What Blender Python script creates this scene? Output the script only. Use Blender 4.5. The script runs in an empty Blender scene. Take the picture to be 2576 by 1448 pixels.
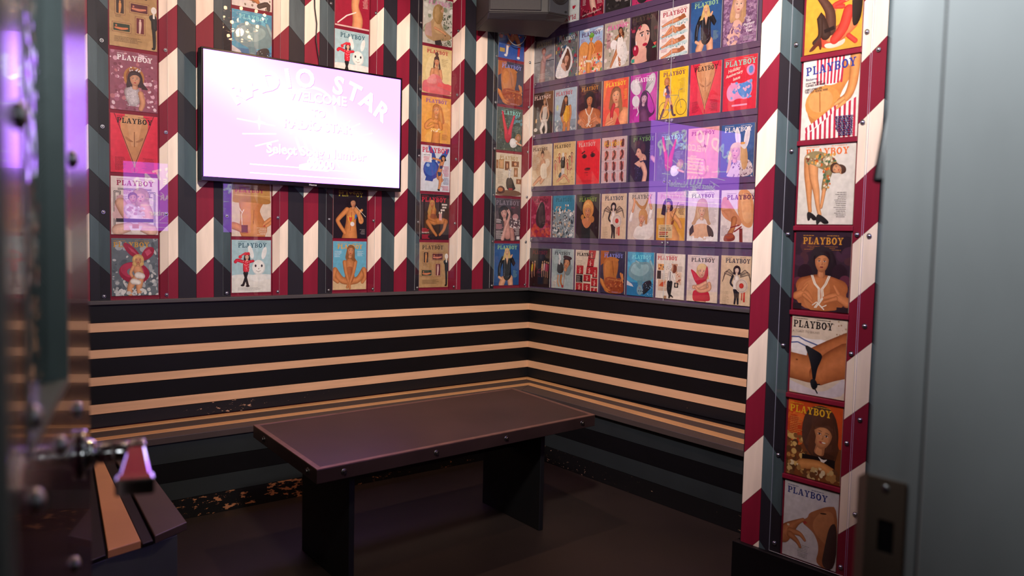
import bpy, bmesh, math, random
from mathutils import Vector, Matrix
random.seed(7)
S = bpy.context.scene
COL = S.collection
# ------------------------------------------------------------------ camera
CAMP = Vector((-3.63681, -4.23690, 1.33429))
def cam_axes(yaw, pitch, roll):
    f = Vector((math.cos(pitch)*math.cos(yaw), math.cos(pitch)*math.sin(yaw), math.sin(pitch)))
    r = f.cross(Vector((0, 0, 1))).normalized(); u = r.cross(f)
    c, s = math.cos(roll), math.sin(roll)
    return c*r+s*u, -s*r+c*u, f
CR, CU, CF = cam_axes(math.radians(50.56544), math.radians(-3.70457), math.radians(1.28461))
cd = bpy.data.cameras.new('camera'); cam = bpy.data.objects.new('camera', cd); COL.objects.link(cam)
cam.matrix_world = Matrix(((CR.x, CU.x, -CF.x, CAMP.x), (CR.y, CU.y, -CF.y, CAMP.y), (CR.z, CU.z, -CF.z, CAMP.z), (0, 0, 0, 1)))
cd.sensor_width = 36; cd.lens = 2071.83/2576*36; cd.clip_start = 0.02
cd.dof.use_dof = True; cd.dof.focus_distance = 4.9; cd.dof.aperture_fstop = 4.2
S.camera = cam
# ------------------------------------------------------------------ world, colour, large lamps
W = bpy.data.worlds.new('world'); S.world = W; W.use_nodes = True
W.node_tree.nodes['Background'].inputs[0].default_value = (.55, .42, .34, 1)
W.node_tree.nodes['Background'].inputs[1].default_value = .015
S.view_settings.view_transform = 'Standard'; S.view_settings.look = 'None'
S.view_settings.exposure = 0; S.view_settings.gamma = 1; S.view_settings.use_curve_mapping = False
def lamp(name, kind, loc, energy, color, target=None, **kw):
    l = bpy.data.lights.new(name, kind); l.energy = energy; l.color = color
    for k, v in kw.items(): setattr(l, k, v)
    o = bpy.data.objects.new(name, l); COL.objects.link(o); o.location = loc
    if target is not None: o.rotation_euler = (Vector(target)-Vector(loc)).to_track_quat('-Z', 'Y').to_euler()
    return o
# cool spot on the ceiling just inside the doorway, washing the upper walls
lamp('ceiling_spot_light', 'SPOT', (-3.0, -3.45, 2.72), 590, (1, .94, .87), (-.55, -.75, 2.72), spot_size=math.radians(122), spot_blend=1.0, shadow_soft_size=.12)
# cool spot in the corridor behind the camera, on the upper part of the door frame
lamp('corridor_spot_light', 'SPOT', (-3.62, -5.45, 1.9), 55, (.92, .97, 1), (-3.1, -3.95, 2.18), spot_size=math.radians(78), spot_blend=1.0, shadow_soft_size=.2)
# added cool fill spot without a fixture, inside the doorway, brightening the door frame
lamp('doorway_fill_light', 'SPOT', (-3.28, -3.50, 2.12), 84, (.90, .97, 1), (-2.8, -3.86, 1.95), spot_size=math.radians(104), spot_blend=1.0, shadow_soft_size=.08)

# ------------------------------------------------------------------ materials
def hx(h):
    c = [int(h[i:i+2], 16)/255 for i in (0, 2, 4)]
    return tuple(x/12.92 if x <= .04045 else ((x+.055)/1.055)**2.4 for x in c)
MATS = {}
def mat(name, col, rough=.5, metal=0, spec=.5, noise=0, nscale=8, stretch=(1, 1, 1), bump=0, coat=0):
    if name in MATS: return MATS[name]
    m = bpy.data.materials.new(name); m.use_nodes = True; N = m.node_tree.nodes; Lk = m.node_tree.links
    b = N['Principled BSDF']; c = hx(col) if isinstance(col, str) else col
    b.inputs['Base Color'].default_value = (*c, 1); b.inputs['Roughness'].default_value = rough
    b.inputs['Metallic'].default_value = metal; b.inputs['Specular IOR Level'].default_value = spec
    b.inputs['Coat Weight'].default_value = coat
    if noise or bump:
        tc = N.new('ShaderNodeTexCoord'); mp = N.new('ShaderNodeMapping'); mp.inputs['Scale'].default_value = stretch
        nz = N.new('ShaderNodeTexNoise'); nz.inputs['Scale'].default_value = nscale; nz.inputs['Detail'].default_value = 6
        Lk.new(tc.outputs['Object'], mp.inputs[0]); Lk.new(mp.outputs[0], nz.inputs['Vector'])
        if noise:
            mr = N.new('ShaderNodeMapRange'); mr.inputs[1].default_value = .3; mr.inputs[2].default_value = .7
            mr.inputs[3].default_value = 1-noise; mr.inputs[4].default_value = 1+noise
            mx = N.new('ShaderNodeVectorMath'); mx.operation = 'SCALE'; mx.inputs[0].default_value = c
            Lk.new(nz.outputs['Fac'], mr.inputs[0]); Lk.new(mr.outputs[0], mx.inputs['Scale']); Lk.new(mx.outputs[0], b.inputs['Base Color'])
        if bump:
            bp = N.new('ShaderNodeBump'); bp.inputs['Strength'].default_value = bump; bp.inputs['Distance'].default_value = .003
            Lk.new(nz.outputs['Fac'], bp.inputs['Height']); Lk.new(bp.outputs[0], b.inputs['Normal'])
    MATS[name] = m; return m
def chipped(name, col, under, thr, sc=(2, 2, 5)):
    """painted board with chips of bare wood"""
    m = bpy.data.materials.new(name); m.use_nodes = True; N = m.node_tree.nodes; Lk = m.node_tree.links
    b = N['Principled BSDF']; b.inputs['Roughness'].default_value = .45
    tc = N.new('ShaderNodeTexCoord'); mp = N.new('ShaderNodeMapping'); mp.inputs['Scale'].default_value = sc
    n1 = N.new('ShaderNodeTexNoise'); n1.inputs['Scale'].default_value = 11; n1.inputs['Detail'].default_value = 7; n1.inputs['Roughness'].default_value = .68
    n2 = N.new('ShaderNodeTexNoise'); n2.inputs['Scale'].default_value = 1.3
    ad = N.new('ShaderNodeMath'); ad.operation = 'MULTIPLY_ADD'; ad.inputs[1].default_value = .45
    gt = N.new('ShaderNodeMath'); gt.operation = 'GREATER_THAN'; gt.inputs[1].default_value = thr
    mx = N.new('ShaderNodeMix'); mx.data_type = 'RGBA'; mx.inputs[6].default_value = (*hx(col), 1); mx.inputs[7].default_value = (*hx(under), 1)
    Lk.new(tc.outputs['Object'], mp.inputs[0]); Lk.new(mp.outputs[0], n1.inputs['Vector']); Lk.new(tc.outputs['Object'], n2.inputs['Vector'])
    Lk.new(n2.outputs['Fac'], ad.inputs[0]); Lk.new(n1.outputs['Fac'], ad.inputs[2]); Lk.new(ad.outputs[0], gt.inputs[0])
    Lk.new(gt.outputs[0], mx.inputs[0]); Lk.new(mx.outputs[2], b.inputs['Base Color'])
    MATS[name] = m; return m
def acrylic(name='clear_acrylic', bump=0):
    m = bpy.data.materials.new(name); m.use_nodes = True; N = m.node_tree.nodes; Lk = m.node_tree.links
    N.remove(N['Principled BSDF'])
    lw = N.new('ShaderNodeLayerWeight'); lw.inputs[0].default_value = .5
    pw = N.new('ShaderNodeMath'); pw.operation = 'POWER'; pw.inputs[1].default_value = 5
    ma = N.new('ShaderNodeMath'); ma.operation = 'MULTIPLY_ADD'; ma.inputs[1].default_value = .95; ma.inputs[2].default_value = .045
    tr = N.new('ShaderNodeBsdfTransparent'); tr.inputs[0].default_value = (.985, .985, .985, 1)
    gl = N.new('ShaderNodeBsdfGlossy'); gl.inputs['Roughness'].default_value = .012
    mx = N.new('ShaderNodeMixShader')
    if bump:
        tc = N.new('ShaderNodeTexCoord'); nz = N.new('ShaderNodeTexVoronoi'); nz.inputs['Scale'].default_value = 55; bp = N.new('ShaderNodeBump'); bp.inputs['Strength'].default_value = bump; bp.inputs['Distance'].default_value = .004
        Lk.new(tc.outputs['Object'], nz.inputs['Vector']); Lk.new(nz.outputs['Distance'], bp.inputs['Height']); Lk.new(bp.outputs[0], gl.inputs['Normal'])
    Lk.new(lw.outputs['Facing'], pw.inputs[0]); Lk.new(pw.outputs[0], ma.inputs[0]); Lk.new(ma.outputs[0], mx.inputs[0])
    Lk.new(tr.outputs[0], mx.inputs[1]); Lk.new(gl.outputs[0], mx.inputs[2]); Lk.new(mx.outputs[0], N['Material Output'].inputs[0])
    return m
def emit(name, col, k):
    m = bpy.data.materials.new(name); m.use_nodes = True; N = m.node_tree.nodes; N.remove(N['Principled BSDF'])
    e = N.new('ShaderNodeEmission'); e.inputs[0].default_value = (*col, 1); e.inputs[1].default_value = k
    m.node_tree.links.new(e.outputs[0], N['Material Output'].inputs[0]); return m
def printed():
    m = bpy.data.materials.new('printed_cover'); m.use_nodes = True; N = m.node_tree.nodes; Lk = m.node_tree.links
    b = N['Principled BSDF']; b.inputs['Roughness'].default_value = .42; b.inputs['Specular IOR Level'].default_value = .35
    at = N.new('ShaderNodeAttribute'); at.attribute_name = 'Col'
    tc = N.new('ShaderNodeTexCoord'); nz = N.new('ShaderNodeTexNoise'); nz.inputs['Scale'].default_value = 45; nz.inputs['Detail'].default_value = 4
    mr = N.new('ShaderNodeMapRange'); mr.inputs[1].default_value = .25; mr.inputs[2].default_value = .75; mr.inputs[3].default_value = .84; mr.inputs[4].default_value = 1.12
    sc = N.new('ShaderNodeVectorMath'); sc.operation = 'SCALE'
    Lk.new(tc.outputs['Object'], nz.inputs['Vector']); Lk.new(nz.outputs['Fac'], mr.inputs[0]); Lk.new(at.outputs['Color'], sc.inputs[0])
    Lk.new(mr.outputs[0], sc.inputs['Scale']); Lk.new(sc.outputs[0], b.inputs['Base Color'])
    return m
M_PRINT = printed(); M_ACR = acrylic(); M_PATG = acrylic('patterned_glass', .5)
M_ACE = mat('acrylic_edge', 'c8ccd0', .3)
M_PAGE = mat('magazine_pages', 'd8d0c4', .8, noise=.08, nscale=60)
G = dict(spec=.28, noise=.10, nscale=5, stretch=(6, 6, .8))
M_CREAM = mat('cream_paint', 'ecdacb', .42, **G); M_MAROON = mat('maroon_paint', '7e1730', .5, **G)
M_SLATE = mat('slate_blue_paint', '48585f', .48, spec=.28, noise=.2, nscale=5, stretch=(6, 6, .8)); M_NAVY = mat('blue_black_paint', '211e27', .5, **G)
M_PURPLE = mat('purple_paint', '584464', .45, noise=.06, nscale=4)
M_BLACK = mat('black_painted_wood', '0d0c0f', .45, spec=.3, noise=.15, nscale=5, stretch=(1, 1, 6))
M_NAT = mat('natural_maple', 'd8aa86', .42, noise=.09, nscale=3, stretch=(1.2, 1.2, 14))
M_NATS = mat('natural_seat_maple', 'cf9a68', .4, noise=.12, nscale=3, stretch=(1, 1, 14))
M_GREYB = mat('grey_brown_board', '4a3f3d', .38, noise=.12, nscale=4)
M_GREYG = mat('dark_grey_board', '272c2f', .45, noise=.15, nscale=4)
M_BASE = mat('lit_grey_board', '4c5858', .5, noise=.15, nscale=4)  # grey board lightened in colour to stand in for cool corridor light
M_RAIL = mat('grey_ledge_wood', '4a4547', .4, noise=.12, nscale=5)
M_CHIP = chipped('chipped_black_paint', '0d0c0e', 'b87a54', .815)
M_CHIP3 = chipped('flecked_black_paint', '0d0c0e', 'b08a74', .845, (3, 3, 7))
M_CHIP2 = chipped('scuffed_black_paint', '131216', 'c09478', .93, (3, 3, 8))
M_STEEL = mat('screw_steel', 'b9bcc0', .28, 1)
M_DKSTEEL = mat('dull_bolt_steel', '6a6866', .35, 1)
M_CHROME = mat('chrome', 'd8d8da', .08, 1)
M_TABLE = mat('bronze_sheet_metal', '4b3634', .34, .55, noise=.22, nscale=3, bump=.05)
M_TEDGE = mat('dark_edge_metal', '453432', .38, .6, noise=.2, nscale=6)
M_TRIMW = mat('worn_copper_edge', '8a6658', .35, .6, noise=.2, nscale=20)
M_BLK = mat('matt_black', '0b0b0d', .5); M_TVB = mat('tv_black_plastic', '0c0a10', .25)
M_SPK = mat('speaker_black', '19181b', .6, noise=.1, nscale=60); M_SPKG = mat('speaker_grille', '1f1e22', .7, noise=.1, nscale=90)
M_FRAME = mat('brushed_frame_metal', 'a9acad', .42, .12, noise=.12, nscale=6, stretch=(1, 1, .5))
M_DOOR = mat('maroon_door_gloss', '3a1b27', .21, coat=.3)
M_DTRIM = mat('window_trim_metal', '6f8080', .4, .2)
M_FLOOR = mat('dark_brown_floor', '291f1b', .5, noise=.22, nscale=2.2)
M_CEIL = mat('ceiling_dark', '2a2628', .8)
M_PLATE = mat('strike_plate_bronze', '7a685a', .4, .4)

# ------------------------------------------------------------------ object helpers
def link(o, parent=None):
    COL.objects.link(o)
    if parent is not None: o.parent = parent
    return o
def tag(o, label=None, cat=None, group=None, kind=None):
    if label: o['label'] = label
    if cat: o['category'] = cat
    if group: o['group'] = group
    if kind: o['kind'] = kind
    return o
def empty(name, loc=(0, 0, 0), rz=0):
    o = bpy.data.objects.new(name, None); o.empty_display_size = .1; o.location = loc; o.rotation_euler = (0, 0, rz); return link(o)
class MB:
    """collects polygons with materials into one mesh"""
    def __init__(s): s.v = []; s.f = []; s.m = []; s.mats = []; s.sm = []
    def mi(s, m):
        if m not in s.mats: s.mats.append(m)
        return s.mats.index(m)
    def face(s, pts, m, smooth=False):
        b = len(s.v); s.v += [tuple(p) for p in pts]; s.f.append(tuple(range(b, b+len(pts)))); s.m.append(s.mi(m)); s.sm.append(smooth)
    def hull(s, a, b, m, side=None):
        """prism between two rings of points a (bottom/back) and b; a runs counter-clockwise seen from b"""
        n = len(a); side = side or m; k = len(s.v); s.v += [tuple(p) for p in a]+[tuple(p) for p in b]
        s.f.append(tuple(range(k+n-1, k-1, -1))); s.m.append(s.mi(m)); s.sm.append(False)
        s.f.append(tuple(range(k+n, k+2*n))); s.m.append(s.mi(m)); s.sm.append(False)
        for i in range(n):
            j = (i+1) % n; s.f.append((k+i, k+j, k+n+j, k+n+i)); s.m.append(s.mi(side)); s.sm.append(False)
    def box(s, x0, x1, y0, y1, z0, z1, m, side=None):
        x0, x1 = min(x0, x1), max(x0, x1); y0, y1 = min(y0, y1), max(y0, y1); z0, z1 = min(z0, z1), max(z0, z1)
        s.hull([(x0, y0, z0), (x1, y0, z0), (x1, y1, z0), (x0, y1, z0)], [(x0, y0, z1), (x1, y0, z1), (x1, y1, z1), (x0, y1, z1)], m, side)
    def prism(s, poly, z0, z1, m):
        s.hull([(x, y, z0) for x, y in poly], [(x, y, z1) for x, y in poly], m)
    def tube(s, pts, rad, m, n=10, cap=True):
        pts = [Vector(p) for p in pts]; rad = rad if isinstance(rad, (list, tuple)) else [rad]*len(pts); k = len(s.v); mi = s.mi(m); ref = None
        for i, p in enumerate(pts):
            t = (pts[min(i+1, len(pts)-1)]-pts[max(i-1, 0)]).normalized()
            if ref is None: ref = t.cross(Vector((0, 0, 1)) if abs(t.z) < .9 else Vector((1, 0, 0))).normalized()
            ref = (ref-t*ref.dot(t)).normalized(); w = t.cross(ref)
            for j in range(n):
                a = 2*math.pi*j/n; s.v.append(tuple(p+(ref*math.cos(a)+w*math.sin(a))*rad[i]))
        for i in range(len(pts)-1):
            for j in range(n):
                a, b = k+i*n+j, k+i*n+(j+1) % n; s.f.append((a, b, b+n, a+n)); s.m.append(mi); s.sm.append(True)
        if cap:
            e = k+(len(pts)-1)*n
            s.f.append(tuple(range(k+n-1, k-1, -1))); s.f.append(tuple(range(e, e+n))); s.m += [mi, mi]; s.sm += [False, False]
    def dome(s, c, axis, r, h, m, n=12, rings=4):
        """screw or rivet head: a low dome standing on a point of a wall"""
        c = Vector(c); ax = Vector(axis).normalized()
        s.tube([c+ax*(h*math.sin(t*math.pi/2/rings)) for t in range(rings)]+[c+ax*h], [r*math.cos(t*math.pi/2/rings) for t in range(rings)]+[r*.03], m, n)
    def sphere(s, c, r, m, n=8, rings=5):
        pts = [Vector(c)+Vector((0, 0, -r*math.cos(math.pi*i/rings))) for i in range(rings+1)]
        s.tube(pts, [max(r*math.sin(math.pi*i/rings), r*.02) for i in range(rings+1)], m, n, cap=False)
    def ring(s, c, R, r, m, n=32, k=8):
        c = Vector(c); s.tube([c+Vector((R*math.cos(2*math.pi*i/n), R*math.sin(2*math.pi*i/n), 0)) for i in range(n+1)], r, m, k, cap=False)
    def build(s, name, parent=None, bevel=0, local=None):
        me = bpy.data.meshes.new(name); me.from_pydata(s.v, [], s.f)
        for m in s.mats: me.materials.append(m)
        me.polygons.foreach_set('material_index', s.m); me.polygons.foreach_set('use_smooth', s.sm); me.update()
        o = link(bpy.data.objects.new(name, me), parent)
        if bevel:
            bv = o.modifiers.new('edge', 'BEVEL'); bv.width = bevel; bv.segments = 2; bv.limit_method = 'ANGLE'
        return o
def px(X, Y):   # direction of a picture point
    d = CR*((X-1288)/2071.83)-CU*((Y-724)/2071.83)+CF; return d
def onp(X, Y, ax, val):
    d = px(X, Y); t = (val-CAMP[ax])/d[ax]; return CAMP+d*t
def z_at(x, y, Y):   # height at which a plumb line over (x, y) shows at picture row Y
    k = (724-Y)/2071.83; q = Vector((x-CAMP.x, y-CAMP.y, 0)); n = CU-CF*k
    return CAMP.z-(q.dot(n))/n.z
def txt(body, size=1, align='CENTER', bold=0):
    """lettering as flat polygons [(verts, faces)] from the built-in font"""
    c = bpy.data.curves.new('t', 'FONT'); c.body = body; c.size = size; c.align_x = align; c.offset = bold; c.resolution_u = 3
    o = bpy.data.objects.new('t', c); COL.objects.link(o); dg = bpy.context.evaluated_depsgraph_get(); e = o.evaluated_get(dg); me = e.to_mesh()
    vs = [(v.co.x, v.co.y) for v in me.vertices]; fs = [tuple(p.vertices) for p in me.polygons]
    e.to_mesh_clear(); bpy.data.objects.remove(o); bpy.data.curves.remove(c); return vs, fs
# ------------------------------------------------------------------ setting
FZ = -.03; CZ = 3.02
def struct(mb, name, parent=None, bevel=0):
    o = mb.build(name, parent, bevel); tag(o, kind='structure'); return o
m = MB(); m.box(-5.6, .2, -7.5, .2, FZ-.1, FZ, M_FLOOR); struct(m, 'floor')
m = MB(); m.box(-5.6, .2, -7.5, .2, CZ, CZ+.1, M_CEIL); struct(m, 'ceiling')
m = MB(); m.box(-3.95, .2, .0, .12, FZ, CZ, M_MAROON); struct(m, 'wall_left')
m = MB(); m.box(.0, .12, -3.84, .0, FZ, CZ, M_PURPLE); struct(m, 'wall_right')
m = MB(); m.box(-3.95, -3.83, -3.83, .0, FZ, CZ, M_BLACK); struct(m, 'wall_side')
m = MB(); m.box(-5.5, -3.70, -4.02, -3.84, FZ, CZ, M_BLACK); m.box(-2.79, .1, -4.02, -3.84, FZ, CZ, M_BLACK); m.box(-3.70, -2.79, -4.02, -3.84, 2.14, CZ, M_BLACK); struct(m, 'wall_front')
PX = -.93
m = MB(); m.box(PX, .0, -2.99, -2.39, FZ, CZ, M_MAROON); struct(m, 'wall_pier')
m = MB(); m.box(PX-.03, PX+.02, -2.99, -2.368, FZ, .165, M_BLACK); m.box(PX, .0, -2.39, -2.368, FZ, .165, M_BLACK); struct(m, 'baseboard_pier', bevel=.003)
m = MB(); m.box(PX-.004, PX+.01, -2.392, -2.386, .165, CZ, M_BLK); struct(m, 'trim_1')

# chevron cladding: one object per vertical board, its painted blocks cut at 45 degrees
ntrim = [1]
def strip(a0, a1, za, zb, per, z0, z1, cols, put):
    """a0..a1 position along the wall left to right; za / zb height of one cut at the left / right edge"""
    k0 = int((z0-max(za, zb))/per)-1; mb = MB(); g = .0008
    for k in range(k0, k0+40):
        l0, r0 = za+k*per+g, zb+k*per+g; l1, r1 = l0+per-2*g, r0+per-2*g
        c = [[a0+g, l0], [a1-g, r0], [a1-g, r1], [a0+g, l1]]
        pts = []                                   # clip to z0..z1
        for lim, sg in ((z0, 1), (z1, -1)):
            out = []
            for i in range(len(c)):
                p, q = c[i-1], c[i]; ip, iq = sg*(p[1]-lim) >= 0, sg*(q[1]-lim) >= 0
                if ip != iq: t = (lim-p[1])/(q[1]-p[1]); out.append([p[0]+t*(q[0]-p[0]), lim])
                if iq: out.append(q)
            c = out
            if not c: break
        if len(c) < 3: continue
        mb.hull([put(x, z, .0) for x, z in c], [put(x, z, .0095) for x, z in c], cols[k % 2])
    ntrim[0] += 1; return struct(mb, 'trim_%d' % ntrim[0])
CMC = [M_CREAM, M_MAROON]; BDC = [M_SLATE, M_NAVY]
onL = lambda x, z, d: (x, -d, z)
onP = lambda a, z, d: (PX-d, -a, z)          # a = distance along the pier, left to right
ZT = CZ-.01; Z0L = .98
CS = .57817; CX = -.0987; CWD = .2127; CHT = .2762; ROWP = .29454; ROW0 = .99910
def colx(c): return CX-(4-c)*CS-CWD          # left edge of a magazine column
for c in range(-1, 5):
    xr = colx(c)+CWD+.006 if c >= 0 else colx(0)-.006-4*.0885; xn = colx(c+1)-.006 if c < 4 else -.002
    w = (xn-xr)/4 if c < 4 else None
    if c < 4:
        for i in range(4):
            a, b = xr+i*w, xr+(i+1)*w
            if i % 2 == 0: strip(a, b, 1.098, 1.186, .2055, Z0L, ZT, CMC, onL)
            else: strip(a, b, 1.186, 1.101, .2055, Z0L, ZT, BDC, onL)
    else: strip(xr, xn, 1.098, 1.186, .2055, Z0L, ZT, CMC, onL)
strip(2.392, 2.4745, 1.736, 1.820, .2035, .165, ZT, CMC[::-1], onP)
strip(2.4745, 2.562, 1.820, 1.736, .2035, .165, ZT, BDC[::-1], onP)
strip(2.790, 2.876, 1.736, 1.812, .2035, .165, ZT, CMC[::-1], onP)
strip(2.876, 2.965, 1.812, 1.736, .2035, .165, ZT, BDC[::-1], onP)
# maroon rails between the pier magazines
for z in (1.984, 1.685, 1.381, 1.075, .770, .467, .155):
    m = MB(); m.box(PX-.013, PX, -2.790, -2.562, z-.0085, z+.0085, M_MAROON); ntrim[0] += 1; struct(m, 'trim_%d' % ntrim[0], bevel=.002)

# ------------------------------------------------------------------ built-in bench with slatted back
BZ = .373
bench = empty('corner_bench', (0, 0, FZ)); tag(bench, 'built-in corner bench with black and maple striped slatted back below the magazines', 'bench')
def kid(mb, name, parent, bevel=0, label=None):
    o = mb.build(name, None, bevel); o.parent = parent; o.matrix_parent_inverse = parent.matrix_world.inverted()
    if label: o['label'] = label
    return o
bpy.context.view_layer.update()
LZ = [.961, .8747, .829, .7473, .704, .617, .5736, .4866, .4376, BZ]
XL = -3.80; YR = -2.385
for side in (0, 1):
    m = MB(); j = .0015
    for i in range(9):
        z1, z0 = LZ[i]-j, LZ[i+1]+j; mt = M_BLACK if i % 2 == 0 else M_NAT
        if i == 8: mt = M_CHIP2
        if side == 0: m.box(XL, -.012, -.012, 0, z0, z1, mt)
        else: m.box(-.012, 0, YR, -.012 if i else -.012, z0, z1, mt)
    kid(m, 'backrest', bench)
    m = MB()
    if side == 0: m.hull([(XL, -.03, .961), (-.03, -.03, .961), (0, 0, .961), (XL, 0, .961)], [(XL, -.03, .980), (-.03, -.03, .980), (0, 0, .980), (XL, 0, .980)], M_RAIL)
    else: m.hull([(-.03, YR, .961), (0, YR, .961), (0, 0, .961), (-.03, -.03, .961)], [(-.03, YR, .980), (0, YR, .980), (0, 0, .980), (-.03, -.03, .980)], M_RAIL)
    kid(m, 'top_rail', bench, .002, 'dark grey ledge rail')
# seat slats: distances from the wall at the corner and at the far end
SL = [(.0, .0), (.020, .024), (.075, .074), (.2, .205), (.262, .268), (.372, .370)]
SR = [(.0, .0), (.016, .115), (.070, .166), (.150, .290), (.215, .370), (.36, .465)]
SM = [M_BLACK, M_NATS, M_GREYB, M_NATS, M_GREYB]
for i in range(5):
    g = .0018; nm = 'seat_slat'
    ca = (-SR[i][0]-(g if i else 0), -SL[i][0]-(g if i else 0)); cb = (-SR[i+1][0]+g, -SL[i+1][0]+g)
    zt = BZ-(.004 if i in (0, 2) else 0)
    m = MB(); fa = (XL, -SL[i][1]-g); fb = (XL, -SL[i+1][1]+g)
    m.prism([fb, cb, ca, fa], BZ-.03, zt, SM[i]); kid(m, nm, bench, .002)
    m = MB(); fa = (-SR[i][1]-g, YR); fb = (-SR[i+1][1]+g, YR)
    m.prism([fb, fa, ca, cb], BZ-.03, zt, SM[i]); kid(m, nm, bench, .002)
FZS = [.342, .247, .156, .069, FZ]
for i in range(4):
    mt = (M_GREYG, M_BLACK, M_GREYG, M_CHIP)[i]; d = .012; g = .001
    cx_, cy_ = -.345, -.357
    m = MB(); m.prism([(XL, -.357), (cx_, cy_), (cx_, cy_+.02), (XL, -.337)], FZS[i+1]+g, FZS[i]-g, mt); kid(m, 'front_board', bench)
    m = MB(); m.prism([(-.425, YR), (-.405, YR), (cx_+.02, cy_), (cx_, cy_)], FZS[i+1]+g, FZS[i]-g, M_CHIP3 if i == 3 else mt); kid(m, 'front_board', bench)

# bench section by the door (its seat planks run towards the camera)
b3 = empty('end_bench', (-2.95, -1.2, FZ)); tag(b3, 'low end bench with one maple seat plank, running towards the open door', 'bench')
bpy.context.view_layer.update()
def P3(X, Y, z=BZ): v = onp(X, Y, 2, z); return (v.x, v.y)
def up(a, b, y):      # extend the line a->b to the given depth in the room
    t = (y-a[1])/(b[1]-a[1]); return (a[0]+t*(b[0]-a[0]), y)
e = [P3(240, 1392), P3(269, 1384), P3(356, 1358), P3(388, 1348), P3(472, 1312)]
f = [P3(228, 1180), P3(236, 1180), P3(272, 1180), P3(303, 1180), P3(368, 1172)]
yy = -.385
ends = [(a, up(a, b, yy)) for a, b in zip(e, f)]
ends[0] = (e[0], up(e[0], f[0], yy))
mats3 = [M_BLACK, M_NATS, M_BLACK, M_GREYB]
wl = (ends[0][0][0]-.20, ends[0][0][1]-.10)
for i in range(4):
    (a, a2), (b, b2) = ends[i], ends[i+1]; g = .002
    if i == 0: a = wl; a2 = (wl[0]+.05, yy)
    m = MB(); m.prism([(a[0]+g, a[1]), (b[0]-g, b[1]), (b2[0]-g, b2[1]), (a2[0]+g, a2[1])], BZ-.026, BZ-(.012 if i in (0, 2) else 0), mats3[i]); kid(m, 'seat_plank', b3, .003)
bb = P3(447, 1345, BZ-.03); n_ = (ends[0][0][0], ends[0][0][1])
m = MB(); m.prism([(wl[0]-.1, wl[1]+.0), (bb[0], bb[1]), (bb[0]+.07, yy), (wl[0]-.05, yy)], FZ+.06, BZ-.028, M_BASE); kid(m, 'base', b3, .004)
m = MB(); m.prism([(wl[0]-.08, wl[1]+.03), (bb[0]-.03, bb[1]+.03), (bb[0]+.04, yy), (wl[0]-.03, yy)], FZ, FZ+.058, M_BLACK); kid(m, 'plinth', b3)

# ------------------------------------------------------------------ table
TZ = .5
tb = empty('low_table', (-1.58, -1.208, FZ)); tag(tb, 'low rectangular table with riveted bronze metal top on two black slab legs', 'table')
bpy.context.view_layer.update()
FL, FR, BR, BL = Vector((-2.353, -1.623)), Vector((-.895, -1.539)), Vector((-.795, -.807)), Vector((-2.276, -.864))
cen = (FL+FR+BR+BL)/4
def inset(d):
    out = []
    for i, q in enumerate((FL, FR, BR, BL)):
        p, n = (FL, FR, BR, BL)[i-1], (FL, FR, BR, BL)[(i+1) % 4]; out.append(q+(p-q).normalized()*d+(n-q).normalized()*d)
    return out
TB = inset(0); TI = inset(.022)
m = MB(); m.prism([tuple(v) for v in TB], TZ-.054, TZ-.003, M_TEDGE); kid(m, 'table_edge', tb, .002)
m = MB(); m.prism([tuple(v) for v in TI], TZ-.004, TZ-.0005, M_TABLE); kid(m, 'table_top', tb)
m = MB()
for i in range(4): j = (i+1) % 4; m.prism([tuple(TB[i]), tuple(TB[j]), tuple(TI[j]), tuple(TI[i])], TZ-.004, TZ, M_TRIMW)
kid(m, 'edge_trim', tb, .001)
lv = Vector((-.034, -.476)); th = Vector((.024, -.002))
for q in (Vector((-2.125, -1.022)), Vector((-1.119, -.975))):
    m = MB(); p = [q, q+lv, q+lv+th, q+th]; m.prism([tuple(v) for v in p], FZ, TZ-.054, M_BLK); kid(m, 'leg', tb, .003)
m = MB(); m.prism([(-2.115, -1.26), (-1.125, -1.21), (-1.125, -1.18), (-2.115, -1.23)], TZ-.19, TZ-.054, M_BLK); kid(m, 'stretcher', tb)
def bolt(mb, c, ax): mb.dome(c, ax, .013, .004, M_DKSTEEL, 14); mb.tube([Vector(c)+Vector(ax)*.003, Vector(c)+Vector(ax)*.009], .007, M_DKSTEEL, 6)
for p, q, ts in ((FL, FR, (.075, .36, .615, .94)), (BL, BR, (.075, .35, .65, .94)), (FL, BL, (.115, .80)), (FR, BR, (.15, .8))):
    nn = Vector(((q-p).y, -(q-p).x)).normalized(); nn = nn if nn.dot(cen-p) < 0 else -nn
    for t in ts: m = MB(); c = p.lerp(q, t); bolt(m, (c.x, c.y, TZ-.028), (nn.x, nn.y, 0)); kid(m, 'bolt', tb)

kid2 = lambda mb, n, p, b=0: mb.build(n, p, b)
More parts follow.
